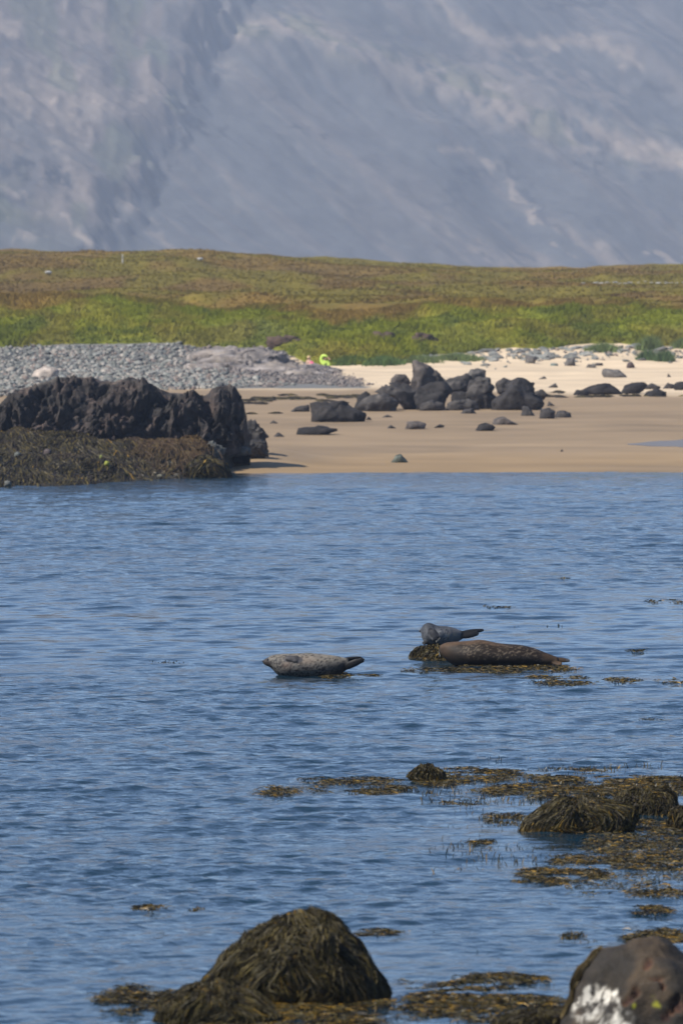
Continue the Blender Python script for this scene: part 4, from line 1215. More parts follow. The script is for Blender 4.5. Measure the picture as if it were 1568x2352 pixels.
WP = 'floating weed patches'
patches = [
 # u0, u1, v0, v1, n, label, options
 (592, 690, 1802, 1832, 420, 'leftmost thin floating weed patch beside the open water', {}),
 (680, 950, 1786, 1806, 700, 'long thin weed streak left of the small weed tuft', {}),
 (690, 950, 1804, 1826, 900, 'amber weed streak in front of the long thin streak', {}),
 (1000, 1200, 1764, 1800, 1500, 'dense amber weed mat right of the small weed tuft', {}),
 (930, 1090, 1790, 1806, 500, 'sparse weed at the foot of the small weed tuft', {}),
 (1080, 1330, 1800, 1838, 1500, 'dark weed tongue reaching left from the hummocks', {}),
 (1230, 1600, 1782, 1826, 4200, 'thick amber weed bed behind the hummocks', dict(shape='box', thr=-0.15, hgt=0.036)),
 (1310, 1380, 1766, 1782, 220, 'little weed island beyond the amber weed bed', {}),
 (1180, 1570, 1755, 1795, 500, 'loose upright weed tips beyond the hummocks', dict(tip=1.0, thr=0.25, hgt=0.036)),
 (990, 1060, 1843, 1856, 160, 'tiny amber weed patch between mat and hummock', {}),
 (1090, 1230, 1862, 1898, 420, 'scattered weed tips left of the wide hummock', dict(tip=0.9, thr=0.1)),
 (1000, 1120, 1818, 1858, 260, 'scattered weed tips below the dense amber mat', dict(tip=0.9, thr=0.15)),
 (1220, 1600, 1884, 1918, 1700, 'amber weed skirt in front of the hummocks', dict(shape='box', thr=-0.08, w=(2, 4, 3, 1.5, 0))),
 (1340, 1600, 1912, 1962, 1000, 'loose weed drift below the hummock skirt', dict(shape='box', thr=-0.05)),
 (1396, 1600, 1955, 2004, 1200, 'amber and black weed drift at the right edge', dict(shape='box', thr=-0.12)),
 (1190, 1400, 1992, 2034, 1100, 'long amber weed tongue pointing left below the hummocks', {}),
 (1280, 1600, 2002, 2062, 1300, 'wide drift of sparse weed tips at right', dict(tip=0.8, shape='box', thr=0.12)),
 (1070, 1145, 1932, 1950, 200, 'small amber weed patch alone left of the drift', {}),
 (1140, 1240, 1930, 1950, 90, 'few weed tips beside the small amber patch', dict(tip=1.0, thr=0.1)),
 (1430, 1540, 2084, 2104, 380, 'narrow weed streak near the right edge above the corner rock', {}),
 (1400, 1600, 2134, 2172, 900, 'amber weed patch just above the white-stained rock', {}),
 (1280, 1385, 2140, 2166, 170, 'sparse weed tips left of the patch above the white-stained rock', dict(tip=0.9, thr=0.05)),
 (305, 430, 2080, 2096, 200, 'lone amber weed streak in the open water at left', {}),
 (430, 475, 2080, 2094, 50, 'few weed tips right of the lone amber streak', dict(tip=1.0)),
 (800, 925, 2136, 2154, 200, 'amber weed behind the tall thatched rock', {}),
 (225, 470, 2262, 2340, 1500, 'dark tangled weed left of the seaweed mound', dict(w=(1, 4, 4, 2, 0.5), thr=-0.05)),
 (850, 1130, 2248, 2300, 1500, 'weed trailing right from the tall thatched rock', dict(w=(1.5, 4, 3, 1, 0.3))),
 (1050, 1265, 2236, 2275, 800, 'dark weed tufts farthest right of the tall thatched rock', dict(w=(1, 4, 3, 1, 0.3))),
 (930, 1330, 2286, 2322, 1300, 'amber weed string leading to the white-stained rock', dict(thr=0.0)),
 (880, 1240, 2306, 2356, 900, 'sparse drifting weed near the bottom edge', dict(thr=0.12)),
 (560, 900, 2285, 2330, 1400, 'wet amber weed fringe at the foot of the tall thatched rock', dict(w=(2.5, 4, 3, 1, 0), thr=-0.2, hgt=0.036)),
 (400, 860, 2326, 2375, 1700, 'amber weed carpet at the bottom edge of the picture', dict(w=(2, 4, 3, 1.5, 0), thr=-0.15, hgt=0.036)),
 (1030, 1320, 1526, 1548, 1700, 'amber weed mat the brown seal lies on', dict(thr=-0.2, wid=0.008)),
 (1005, 1100, 1534, 1546, 260, 'small weed fringe under the head of the brown seal', dict(wid=0.008)),
 (940, 1075, 1506, 1520, 600, 'weed fringe round the rock under the grey seal', dict(wid=0.008, thr=-0.12)),
 (738, 812, 1546, 1560, 420, 'amber weed tuft under the tail of the pale spotted seal', dict(wid=0.008, thr=-0.2)),
 (815, 880, 1545, 1556, 160, 'small amber weed clump right of the pale spotted seal', dict(wid=0.008)),
 (925, 1010, 1536, 1548, 160, 'thin weed between the two groups of seals', dict(wid=0.008, thr=0.0)),
 (1200, 1365, 1552, 1578, 620, 'weed clump floating in front of the brown seal', dict(wid=0.008)),
 (1392, 1470, 1552, 1572, 260, 'weed clump floating right of the brown seal', dict(wid=0.008)),
 (1490, 1590, 1558, 1574, 80, 'sparse weed at the right edge level with the seals', dict(wid=0.008, thr=0.0)),
 (1440, 1505, 1492, 1502, 50, 'thin weed streak beyond the brown seal tail', dict(wid=0.008)),
 (1480, 1580, 1376, 1388, 70, 'faint far weed streak at the right edge', dict(wid=0.012)),
 (1105, 1190, 1388, 1398, 60, 'dark weed streak standing in for a dark ripple beyond the grey seal', dict(wid=0.012, w=(0, 1, 3, 3, 0), hgt=0.02)),  # dark ribbons added to stand for a dark ripple in the water
 (330, 440, 1514, 1526, 26, 'row of tiny dark weed tips left of the seals', dict(wid=0.012, tip=1.0, w=(0, 1, 3, 3, 0))),
 (1180, 1300, 1434, 1444, 26, 'thin dark weed tips behind the grey seal tail', dict(wid=0.012, tip=1.0, w=(0, 2, 3, 2, 0))),
 (1450, 1560, 1648, 1662, 90, 'few weed tips in open water at the right edge', dict(tip=0.8)),
 (1270, 1310, 1326, 1332, 24, 'speck of far floating weed', dict(wid=0.012)),
 (1240, 1420, 1965, 1988, 500, 'thin weed streak above the long amber weed tongue', dict(thr=0.05)),
 (1420, 1600, 2040, 2066, 500, 'frayed weed streak at the right edge below the drifts', dict(thr=0.05)),
 (1330, 1600, 1930, 1950, 380, 'dark broken weed streak just below the hummock skirt', dict(w=(0.6, 3, 4, 2.5, 0.4), thr=0.0)),
 (1180, 1300, 2022, 2040, 260, 'small frayed weed streak below the long amber tongue', dict(thr=0.05)),
 (1040, 1130, 2268, 2284, 260, 'little dark weed knot in the weed trailing to the right', dict(thr=0.0)),
 (960, 1620, 1745, 2010, 700, 'single weed tips strewn over the calm water round the hummocks', dict(tip=1.0, thr=0.22, shape='box', hgt=0.045, clump=1.2)),
 (880, 1400, 2020, 2330, 130, 'single weed tips strewn before the white-stained rock', dict(tip=1.0, thr=0.32, shape='box', clump=1.2)),
]
for i, (u0, u1, v0, v1, n, lab, opt) in enumerate(patches):
    if not n: continue
    v, f, c, org = weed_patch(u0, u1, v0, v1, n, i, **opt)
    tag(obj('seaweed_patch', mesh_np('seaweed_patch', v, f, c), M_WEED, loc=org), lab, 'seaweed patch', WP, kind='stuff' if opt.get('tip', 0) >= 0.8 else None)

# ------------------------------------------------------------------ cobbles and beach stones
def stone_mesh(seed, sub=2):
    d, f = ico(sub)
    r = np.random.default_rng(seed)
    n = nrm(r.normal(size=(9, 3)))
    hh = r.uniform(0.6, 0.95, 9)
    dot = d @ n.T
    k = np.minimum(np.where(dot > 0.05, hh / np.maximum(dot, 0.05), 9).min(1), 1.0)
    p = d * k[:, None] * np.array((1.0, 0.85, 0.62))
    return p, f

stone_var = [stone_mesh(700 + i) for i in range(8)]
stone_me = [mesh_np('cobble', p, f, smooth=False) for p, f in stone_var]
for m_ in stone_me: m_.materials.append(M_COBBLE)
_stone_low = [stone_mesh(730 + i, 1) for i in range(8)]

def in_bank(u, v, soft):
    """the cobble bank in the picture: 0..1"""
    top = np.interp(u, [-400, 0, 330, 450, 520], [788, 788, 780, 788, 820])
    bot = np.interp(u, [-400, 0, 300, 560, 620, 860], [915, 912, 900, 890, 886, 884])
    right = np.interp(v, [790, 820, 850, 875, 890], [430, 450, 470, 560, 700])
    return (v > top) & (v < bot) & (u < right + soft)

def bank_points(n, seed):
    r = np.random.default_rng(seed)
    y = 252 + 95 * r.uniform(0, 1, n) ** 0.8; x = r.uniform(-24, 1.0, n)
    z = land(x, y)
    u = 784 + x / y * FPX
    v = row_of(y, z)
    k = in_bank(u, v, r.normal(0, 30, n)) & (y < edge_y(x) + 0.5)
    return x[k], y[k], z[k], u[k], v[k]

COBC = np.array(((0.12, 0.125, 0.115), (0.19, 0.185, 0.165), (0.25, 0.235, 0.205), (0.16, 0.165, 0.145), (0.32, 0.28, 0.235), (0.20, 0.155, 0.13), (0.08, 0.08, 0.078)))
def stone_mass(name, x, y, z, s, seed, mat):
    r = np.random.default_rng(seed)
    V, F, C = [], [], []
    n = len(x)
    var = r.integers(0, 8, n)
    off = 0
    for q in range(8):
        idx = np.where(var == q)[0]
        p, f = _stone_low[q]
        m = len(idx)
        if not m: continue
        a = r.uniform(0, 6.283, m)
        ca, sa = np.cos(a)[:, None], np.sin(a)[:, None]
        sc3 = s[idx][:, None, None] * r.uniform(0.75, 1.3, (m, 1, 3))
        P = p[None] * sc3
        Px = P[..., 0] * ca - P[..., 1] * sa
        Py = P[..., 0] * sa + P[..., 1] * ca
        tilt = r.normal(0, 0.35, (m, 1))
        Pz = P[..., 2] + Px * tilt
        V.append(np.stack([Px + x[idx][:, None], Py + y[idx][:, None], Pz + (z[idx] + 0.25 * s[idx])[:, None]], 2).reshape(-1, 3))
        F.append((f[None] + (np.arange(m) * len(p))[:, None, None]).reshape(-1, 3) + off)
        C.append(np.repeat(COBC[r.integers(0, len(COBC), m)] * r.uniform(0.85, 1.12, (m, 1)), len(p), 0))
        off += m * len(p)
    return obj(name, mesh_np(name, np.concatenate(V), np.concatenate(F), np.concatenate(C), smooth=False), mat)

x, y, z, u, v = bank_points(26000, 41)
s = np.random.default_rng(5).lognormal(math.log(0.10), 0.36, len(x))
tag(stone_mass('cobbles', x, y, z, s, 43, M_COBBLES), kind='stuff')
def ledge_points(n, seed):
    r = np.random.default_rng(seed)
    y = 280 + 68 * r.uniform(0, 1, n); x = r.uniform(-10, 3.5, n)
    z = land(x, y)
    u = 784 + x / y * FPX
    v = row_of(y, z)
    k = (u > 430 + r.normal(0, 25, n)) & (v < 886 + 4 * np.sin(u / 30)) & (u < 625 + (v - 805) * 2.9 + r.normal(0, 12, n)) & (y < edge_y(x) + 0.4)
    return x[k], y[k], z[k]
x, y, z = ledge_points(12000, 44)
_save = COBC
COBC = np.array(((0.17, 0.145, 0.13), (0.13, 0.115, 0.105), (0.22, 0.185, 0.16), (0.19, 0.15, 0.13), (0.10, 0.09, 0.085)))
tag(stone_mass('gravel', x, y, z, np.random.default_rng(6).lognormal(math.log(0.062), 0.45, len(x)), 46, M_COBBLES), kind='stuff')
COBC = _save
x, y, z, u, v = bank_points(3000, 47)
r_ = np.random.default_rng(48)
vis = (u > -5) & (v < np.interp(u, SIL_U, SIL_V) + 2)
x, y, z = x[vis][:210], y[vis][:210], z[vis][:210]
for i in range(len(x)):
    o = bpy.data.objects.new('cobble', stone_me[i % 8])
    k = r_.uniform(0.17, 0.28)
    o.location = (x[i], y[i], z[i] + 0.07)
    o.scale = (k * r_.uniform(0.8, 1.2), k, k * r_.uniform(0.8, 1.2))
    o.rotation_euler = (r_.normal(0, 0.2), r_.normal(0, 0.2), r_.uniform(0, 6.28))
    COL.objects.link(o)
    tag(o, 'larger grey cobble on the cobble bank behind the black outcrop', 'cobble', 'cobbles of the bank')

# stones strewn over the upper beach at right, below the turf
r_ = np.random.default_rng(58)
cnt = 0
SX, SY, SS = [], [], []
while cnt < 420:
    u = r_.uniform(890, 1640)
    top = np.interp(u, [880, 1000, 1100, 1300, 1568], [838, 818, 808, 798, 798])
    v = top + abs(r_.normal(0, 16)) * (0.5 + 0.5 * min(1, max(0, (u - 900) / 250)))
    if u < 1060 and v > 828: continue
    h = hit(u, v)
    k = r_.lognormal(math.log(0.17), 0.42)
    if k > 0.2 and sum(1 for q in SS if q > 0.2) < 90:
        o = bpy.data.objects.new('beach_stone', stone_me[cnt % 8])
        o.location = (h[0], h[1], h[2] + 0.05)
        o.scale = (k * 1.25, k, k * r_.uniform(0.6, 1.0))
        o.rotation_euler = (r_.normal(0, 0.15), r_.normal(0, 0.15), r_.uniform(-0.6, 0.6))
        COL.objects.link(o)
        tag(o, 'loose grey stone on pale sand just below the grass at right', 'stone', 'stones below the grass at right')
        SS.append(k)
    else:
        SX.append(h[0]); SY.append(h[1]); SS.append(min(k, 0.2) * 0.999)
    cnt += 1
small_s = np.array([q for q in SS if q < 0.2])[:len(SX)]
SX, SY = np.array(SX), np.array(SY)
tag(stone_mass('pebbles', SX, SY, land(SX, SY), np.resize(small_s, len(SX)) * 0.8, 59, M_COBBLES), kind='stuff')

# pale stones and a post far off in the meadow
M_WHITE = mat_surface('whitish_stone', [(0.3, (0.32, 0.30, 0.27)), (0.7, (0.45, 0.43, 0.4))], scale=3, rough=0.9, bump=0)
wm = [mesh_np('pale_stone', p, f, smooth=False) for p, f in stone_var[:3]]
for m_ in wm: m_.materials.append(M_WHITE)
for i, (u, v, k, lab) in enumerate([(460, 601, 0.22, 'whitish stone in the grass near the skyline'), (111, 633, 0.25, 'pale stone in the meadow at left below the skyline')]):
    h = hit_turf(u, v)
    o = bpy.data.objects.new('pale_stone', wm[i % 3])
    o.location = (h[0], h[1], h[2] + 0.25); o.scale = (k * 1.3, k, k * 1.2)
    COL.objects.link(o)
    tag(o, lab, 'stone')
for i in range(16):
    u = 1345 + i * 15 + r_.normal(0, 4)
    h = hit_turf(u, 655 + r_.normal(0, 1.5))
    o = bpy.data.objects.new('pale_stone', wm[i % 3])
    k = r_.uniform(0.06, 0.16)
    o.location = (h[0], h[1], h[2] + 0.2); o.scale = (k * 1.8, k, k * 0.8)
    COL.objects.link(o)
    tag(o, 'pale stone in the whitish row across the meadow at right', 'stone', 'pale stones across the meadow')
h = hit_turf(282, 606)
bm = bmesh.new()
bmesh.ops.create_cone(bm, cap_ends=True, segments=10, radius1=0.07, radius2=0.055, depth=0.8, matrix=Matrix.Translation((0, 0, 0.4)))
bmesh.ops.create_icosphere(bm, subdivisions=1, radius=0.06, matrix=Matrix.Translation((0, 0, 0.8)))
me = bpy.data.meshes.new('marker_post'); bm.to_mesh(me); bm.free()
tag(obj('marker_post', me, M_WHITE, loc=(h[0], h[1], h[2])), 'thin whitish post standing in the grass on the skyline', 'post')

# lyme grass clumps at the top of the beach
M_LYME = mat_surface('lyme_grass', [(0.3, (0.8, 0.8, 0.8)), (0.7, (1.2, 1.2, 1.2))], scale=2, detail=2, rough=0.7, bump=0, attr=True, spec=0.2)
for i, (u, v, w_, hh, lab) in enumerate([
    (1485, 828, 0.62, 0.62, 'dark green grass clump on the sand, left of a touching pair'), (1524, 831, 0.62, 0.66, 'dark green grass clump on the sand, right of a touching pair'),
    (1490, 806, 0.8, 0.85, 'taller blue-green grass clump behind the touching pair'), (1385, 808, 1.1, 0.5, 'low blue-green grass patch at the edge of the turf'),
    (1050, 828, 1.6, 0.4, 'long low pale green grass patch on the sand behind the heap'), (965, 832, 1.3, 0.4, 'pale green grass patch left of the long low one'),
    (1372, 810, 0.5, 0.3, 'tiny grass tuft on the stony sand'), (1572, 800, 0.9, 0.6, 'grass clump cut by the right picture edge'),
    (800, 838, 1.6, 0.5, 'lush green grass patch right of the people'), (880, 838, 1.3, 0.5, 'green grass patch at the foot of the turf bank'),
]):
    h = hit(u, v)
    n = int(420 * w_)
    r2 = np.random.default_rng(800 + i)
    x = h[0] + r2.normal(0, 0.42 * w_, n); y = h[1] + r2.normal(0, 0.4 * w_, n) + 0.3
    keep = (np.abs(x - h[0]) < 1.0 * w_) & (np.abs(y - h[1]) < 1.2 * w_)
    x, y = x[keep], y[keep]
    g = np.exp(-(((x - h[0]) / (0.9 * w_)) ** 2))
    base = np.array((0.07, 0.11, 0.042)) if i in (0, 1) else np.array((0.115, 0.15, 0.05)) if i < 8 else np.array((0.075, 0.12, 0.03))
    c = np.tile(base, (len(x), 1)) * r2.uniform(0.7, 1.3, (len(x), 1))
    me = grass_mesh('grass_clump', x, y, hh * (0.45 + 0.6 * g), np.full(len(x), 0.05), c, land, blades=3, lean=0.28)
    co = np.zeros(len(me.vertices) * 3, np.float32); me.vertices.foreach_get('co', co)
    co = co.reshape(-1, 3) - h.astype(np.float32); me.vertices.foreach_set('co', co.ravel()); me.update()
    tag(obj('grass_clump', me, M_LYME, loc=h), lab, 'grass clump', 'grass clumps at the top of the beach')

# dried weed washed up in lines
def wrack():
    rows = [((555, 842), 914, 2.0, 900), ((560, 760), 921, 1.5, 260), ((560, 640), 929, 1.2, 140), ((1275, 1330), 903, 1.5, 160), ((1240, 1570), 911, 1.4, 420), ((640, 840), 909, 1.2, 200),
            ((560, 640), 951, 1.0, 60)]
    P, C, W = [], [], []
    for (ua, ub), v0, dv, n in rows:
        for _ in range(n):
            u = rng.uniform(ua, ub)
            if vn(np.array([[u / 22.0, v0, 0.0]]), 601)[0] < -0.2: continue
            vv = v0 + rng.normal(0, dv * 0.6) + 2.2 * vn(np.array([[u / 60.0, v0, 3.0]]), 602)[0]
            h = hit(u, vv, 176.0, 330.0)
            P.append((h[0], h[1], h[2]))
    P = np.array(P)
    n = len(P)
    a = rng.normal(0, 0.5, n)
    L = rng.uniform(0.10, 0.32, n)
    t = np.linspace(-1, 1, 4)[None]
    path = np.stack([P[:, :1] + np.cos(a)[:, None] * L[:, None] * t, P[:, 1:2] + np.sin(a)[:, None] * L[:, None] * t + 0.05 * t * t, P[:, 2:3] + 0.01 + 0.03 * (1 - t * t) * rng.uniform(0.3, 1.2, (n, 1))], 2)
    S = nrm(np.stack([-np.sin(a) * 0.6, np.cos(a) * 0.6, np.full(n, 0.8)], 1))[:, None, :].repeat(4, 1)
    v, f, c = ribbons(path, S, 0.07 * rng.uniform(0.5, 1.4, (n, 1)) * np.array((0.5, 1, 1, 0.4))[None], weed_cols(n, (0, 1, 2, 4, 0)))
    return mesh_np('dried_seaweed', v, f, c)
tag(obj('dried_seaweed', wrack(), M_DRYWEED), kind='stuff')

# ------------------------------------------------------------------ seals
def loft(sections, nseg=28):
    """closed tube through (centre xyz, half-depth, half-height) sections"""
    V, F = [], []
    n = len(sections)
    for (c, ry, rz) in sections:
        for k in range(nseg):
            a = 2 * math.pi * k / nseg
            V.append((c[0], c[1] + math.cos(a) * ry, c[2] + math.sin(a) * rz))
    for i in range(n - 1):
        for k in range(nseg):
            a, b = i * nseg + k, i * nseg + (k + 1) % nseg
            F.append((a, b, b + nseg, a + nseg))
    F.append(tuple(range(nseg))[::-1])
    F.append(tuple((n - 1) * nseg + k for k in range(nseg)))
    return V, F

def tube(pts, rads, flat=None, nseg=10):
    """tube along a polyline; flat = (direction, factor) squashes it"""
    V, F = [], []
    P = [Vector(p) for p in pts]
    n = len(P)
    for i in range(n):
        t = (P[min(i + 1, n - 1)] - P[max(i - 1, 0)]).normalized()
        s = Vector((0, 1, 0)) if abs(t.y) < 0.9 else Vector((1, 0, 0))
        a1 = t.cross(s).normalized(); a2 = t.cross(a1).normalized()
        for k in range(nseg):
            a = 2 * math.pi * k / nseg
            q = (a1 * math.cos(a) + a2 * math.sin(a)) * rads[i]
            if flat is not None:
                fd = Vector(flat[0]).normalized()
                q = q - fd * q.dot(fd) * (1 - flat[1])
            V.append((P[i] + q)[:])
    for i in range(n - 1):
        for k in range(nseg):
            a, b = i * nseg + k, i * nseg + (k + 1) % nseg
            F.append((a, b, b + nseg, a + nseg))
    F.append(tuple(range(nseg))[::-1]); F.append(tuple((n - 1) * nseg + k for k in range(nseg)))
    return V, F

def smooth_sections(secs, m=60):
    """(x, top, bottom, ry, y) rows interpolated to many sections, with rounded ends"""
    a = np.array(secs, float)
    xs = np.linspace(a[0, 0], a[-1, 0], m)
    out = []
    def cub(col):
        # monotone-ish smooth interpolation
        v = np.interp(xs, a[:, 0], a[:, col])
        k = np.array((1, 2, 3, 2, 1)) / 9.0
        e = np.concatenate([[v[0]] * 2, v, [v[-1]] * 2])
        w = np.convolve(e, k, 'valid')
        w[0], w[-1] = v[0], v[-1]
        return w
    top, bot, ry, yo = cub(1), cub(2), cub(3), cub(4)
    for i, x in enumerate(xs):
        out.append(((x, yo[i], (top[i] + bot[i]) / 2), ry[i], max((top[i] - bot[i]) / 2, 0.004)))
    return out

def fuse(name, pieces, voxel=0.009, smooth=4):
    V, F = [], []
    for v, f in pieces:
        o = len(V)
        V += list(v)
        F += [tuple(i + o for i in g) for g in f]
    me = bpy.data.meshes.new(name)
    me.from_pydata(V, [], F)
    me.update()
    bm = bmesh.new(); bm.from_mesh(me); bmesh.ops.recalc_face_normals(bm, faces=bm.faces); bm.to_mesh(me); bm.free()
    o = bpy.data.objects.new(name, me)
    COL.objects.link(o)
    m = o.modifiers.new('r', 'REMESH'); m.mode = 'VOXEL'; m.voxel_size = voxel
    s = o.modifiers.new('s', 'SMOOTH'); s.iterations = smooth; s.factor = 0.5
    dg = bpy.context.evaluated_depsgraph_get()
    out = bpy.data.meshes.new_from_object(o.evaluated_get(dg))
    bpy.data.objects.remove(o)
    out.name = name
    out.polygons.foreach_set('use_smooth', np.ones(len(out.polygons), bool))
    return out

def coords(me):
    co = np.zeros(len(me.vertices) * 3, np.float32)
    me.vertices.foreach_get('co', co)
    return co.reshape(-1, 3).astype(float)

def paint(me, col):
    a = me.color_attributes.new('Col', 'FLOAT_COLOR', 'POINT')
    c = np.ones((len(col), 4), np.float32); c[:, :3] = np.clip(col, 0.001, 1)
    a.data.foreach_set('color', c.ravel())

def near_seg(p, a, b):
    a, b = np.array(a), np.array(b)
    t = np.clip(((p - a) @ (b - a)) / max((b - a) @ (b - a), 1e-9), 0, 1)
    return np.linalg.norm(p - (a + t[:, None] * (b - a)), axis=1)

def fur(name, rough):
    m = mat_surface(name, [(0.3, (0.86, 0.86, 0.86)), (0.7, (1.14, 1.14, 1.14))], scale=40, detail=4, rough=rough, bump=0.3, bscale=60, dist=0.006, attr=True, spec=0.2, stretch=(0.4, 1, 1))
    return m
M_FUR = fur('seal_fur', 0.62)
M_DARKSKIN = mat_surface('dark_skin', [(0.3, (0.02, 0.018, 0.018)), (0.7, (0.035, 0.03, 0.03))], scale=30, rough=0.35, bump=0.1)
M_WHISKER = mat_surface('whisker', [(0.3, (0.22, 0.21, 0.19)), (0.7, (0.3, 0.29, 0.26))], scale=5, rough=0.4, bump=0)

def flipper(root_, tip, width, thick, flat, digits=4, spread=0.9):
    """a flipper: flattened paddle with unequal digits at the end"""
    a, b = Vector(root_), Vector(tip)
    t = (b - a)
    fl = Vector(flat).normalized()
    sd = t.normalized().cross(fl).normalized()
    pieces = [tube([a, a + t * 0.3, a + t * 0.65, a + t * 0.85], [width * 0.40, width * 0.52, width * 0.5, width * 0.34], (fl, thick / width * 1.7))]
    for k in range(digits):
        s = (k / (digits - 1) - 0.5) * spread
        e = a + t * (1.0 - 0.10 * abs(s) * 2 - 0.06 * (k % 2)) + sd * s * width * 1.05
        pieces.append(tube([a + t * 0.45 + sd * s * width * 0.7, a + t * 0.75 + sd * s * width * 0.9, e], [thick * 0.55, thick * 0.62, thick * 0.32], None, 8))
    return pieces

SG = 'seals resting on weedy rocks'
# pale spotted seal, on its side
SC1 = 1035.7
def s1(a, b): return ((a - 780) / SC1, (480 - b) / SC1)
secs = [(-0.668, .190, .160, .016, -.02), (-0.655, .205, .138, .034, -.02), (-0.63, .216, .124, .046, -.02), (-0.60, .232, .116, .060, -.015), (-0.57, .250, .105, .078, -.01), (-0.54, .262, .075, .098, 0),
        (-0.50, .270, .02, .125, 0), (-0.44, .274, -.02, .155, 0), (-0.35, .279, -.035, .185, 0), (-0.2, .283, -.04, .205, 0), (0.0, .281, -.04, .20, 0), (0.12, .272, -.035, .18, 0), (0.22, .262, -.025, .155, 0),
        (0.30, .248, -.005, .125, 0), (0.36, .235, .025, .095, 0), (0.41, .222, .065, .062, 0), (0.44, .212, .10, .045, 0)]
pieces = [loft(smooth_sections(secs))]
pieces += flipper((0.33, -0.04, 0.085), (0.65, -0.07, 0.215), 0.10, 0.030, (0.1, 0.95, 0.25), 5, 0.5)
pieces += flipper((0.34, 0.05, 0.195), (0.615, 0.07, 0.225), 0.075, 0.028, (0.0, 0.6, 0.8), 5, 0.5)
fa, fb = s1(398, 235), s1(572, 252)
pieces += flipper((fa[0], -0.150, fa[1]), (fb[0], -0.165, fb[1] - 0.005), 0.088, 0.032, (0, -0.72, 0.69), 5)
me = fuse('seal', pieces, 0.0095, 4)
p = coords(me)
n1 = fbm(p * np.array((16, 16, 16)), 4, 901)
f1, f2, cid = voro(p * 36 + 0.5 * fbm(p * 25, 2, 5)[:, None], 903)
g1, g2, gid = voro(p * 25 + 0.6 * fbm(p * 20, 2, 6)[:, None], 905)
pale = np.array((0.175, 0.152, 0.122)); darkc = np.array((0.016, 0.015, 0.016)); grey_ = np.array((0.075, 0.071, 0.068))
low = sstep(0.22, 0.10, p[:, 2] + 0.03 * n1 - 0.05 * sstep(0.0, -0.35, p[:, 0]))
col = mixc(np.tile(pale, (len(p), 1)), grey_, np.clip(low * 0.8 + 0.4 * sstep(0.1, 0.6, n1), 0, 1))
sp = (1 - sstep(0.40, 0.58, f1)) * (cid > 0.55 - 0.3 * low)
sp2 = (1 - sstep(0.42, 0.62, g1)) * (gid > 0.25) * low
col = mixc(col, darkc, np.clip(0.85 * sp + 0.9 * sp2, 0, 0.95))
ring = np.exp(-((g1 - 0.58) / 0.08) ** 2) * low
col = mixc(col, pale * 1.1, 0.45 * ring)
col = mixc(col, darkc * 1.2, 0.8 * sstep(0.05, 0.3, p[:, 0]) * low)
col = mixc(col, darkc, 0.9 * sstep(0.30, 0.38, p[:, 0]) * sstep(0.19, 0.13, p[:, 2]))
col = mixc(col, np.array((0.21, 0.15, 0.11)), 0.4 * np.exp(-((p[:, 0] + 0.10) / 0.13) ** 2 - ((p[:, 2] - 0.20) / 0.05) ** 2))
col = mixc(col, np.array((0.19, 0.125, 0.09)), 0.4 * np.exp(-((p[:, 0] + 0.36) / 0.06) ** 2 - ((p[:, 2] - 0.15) / 0.05) ** 2))
col = mixc(col, np.array((0.035, 0.028, 0.025)), 0.92 * sstep(-0.555, -0.60, p[:, 0] + 0.35 * (p[:, 2] - 0.17) + 0.02 * n1))
df = np.minimum(near_seg(p, (0.37, -0.02, 0.11), (0.64, -0.06, 0.20)), near_seg(p, (0.36, 0.05, 0.195), (0.62, 0.07, 0.225)))
col = mixc(col, np.array((0.014, 0.013, 0.013)), sstep(0.07, 0.045, df) * sstep(0.30, 0.40, p[:, 0]))
df = near_seg(p, (fa[0], -0.165, fa[1]), (fb[0], -0.175, fb[1]))
col = mixc(col, np.array((0.060, 0.055, 0.055)), sstep(0.058, 0.045, df) * (p[:, 1] < -0.125))
paint(me, col)
loc1 = at_z((960 + 780 / 3.5636) * 0.6125, 1552.5, 0.0)
seal1 = obj('seal', me, M_FUR, loc=(loc1[0], loc1[1] + 0.15, 0.0))
tag(seal1, 'pale spotted seal lying on its side alone in the water', 'seal', SG)
def ball(name, c, r, mat, parent, sc_=(1, 1, 1)):
    d, f = ico(3)
    return obj(name, mesh_np(name, d * r * np.array(sc_), f), mat, parent, c)
ball('nose', (-0.664, -0.028, 0.182), 0.017, M_DARKSKIN, seal1, (0.8, 1.2, 0.8))
ball('eye', (-0.605, -0.066, 0.207), 0.013, M_DARKSKIN, seal1)

# brown mottled seal in front
secs = [(-.738, .245, .19, .02, .10), (-.725, .268, .15, .055, .09), (-.70, .286, .115, .085, .075), (-.66, .300, .075, .115, .05), (-.60, .310, .025, .145, .03), (-.5, .318, -.02, .185, .01), (-.35, .330, -.04, .225, 0),
        (-.2, .346, -.05, .245, 0), (-.1, .330, -.05, .245, 0), (.05, .296, -.05, .235, 0), (.2, .284, -.05, .225, 0), (.32, .276, -.05, .21, 0), (.45, .252, -.045, .175, 0), (.55, .222, -.03, .14, -.01), (.65, .180, -.015, .105, -.02),
        (.73, .150, 0.0, .075, -.03), (.79, .126, .018, .052, -.035), (.83, .112, .03, .042, -.04)]
pieces = [loft(smooth_sections(secs, 70))]
pieces += flipper((0.76, -0.03, 0.085), (1.0, -0.02, 0.062), 0.075, 0.028, (0.0, -0.75, 0.66), 5, 0.45)
pieces += flipper((0.74, -0.06, 0.052), (0.89, -0.12, 0.012), 0.07, 0.026, (0.1, -0.75, 0.66), 5)
me = fuse('seal', pieces, 0.010, 4)
p = coords(me)
n1 = fbm(p * 9, 4, 911)
f1, f2, cid = voro(p * np.array((30, 38, 46)) + 0.9 * fbm(p * 22, 2, 8)[:, None], 913)
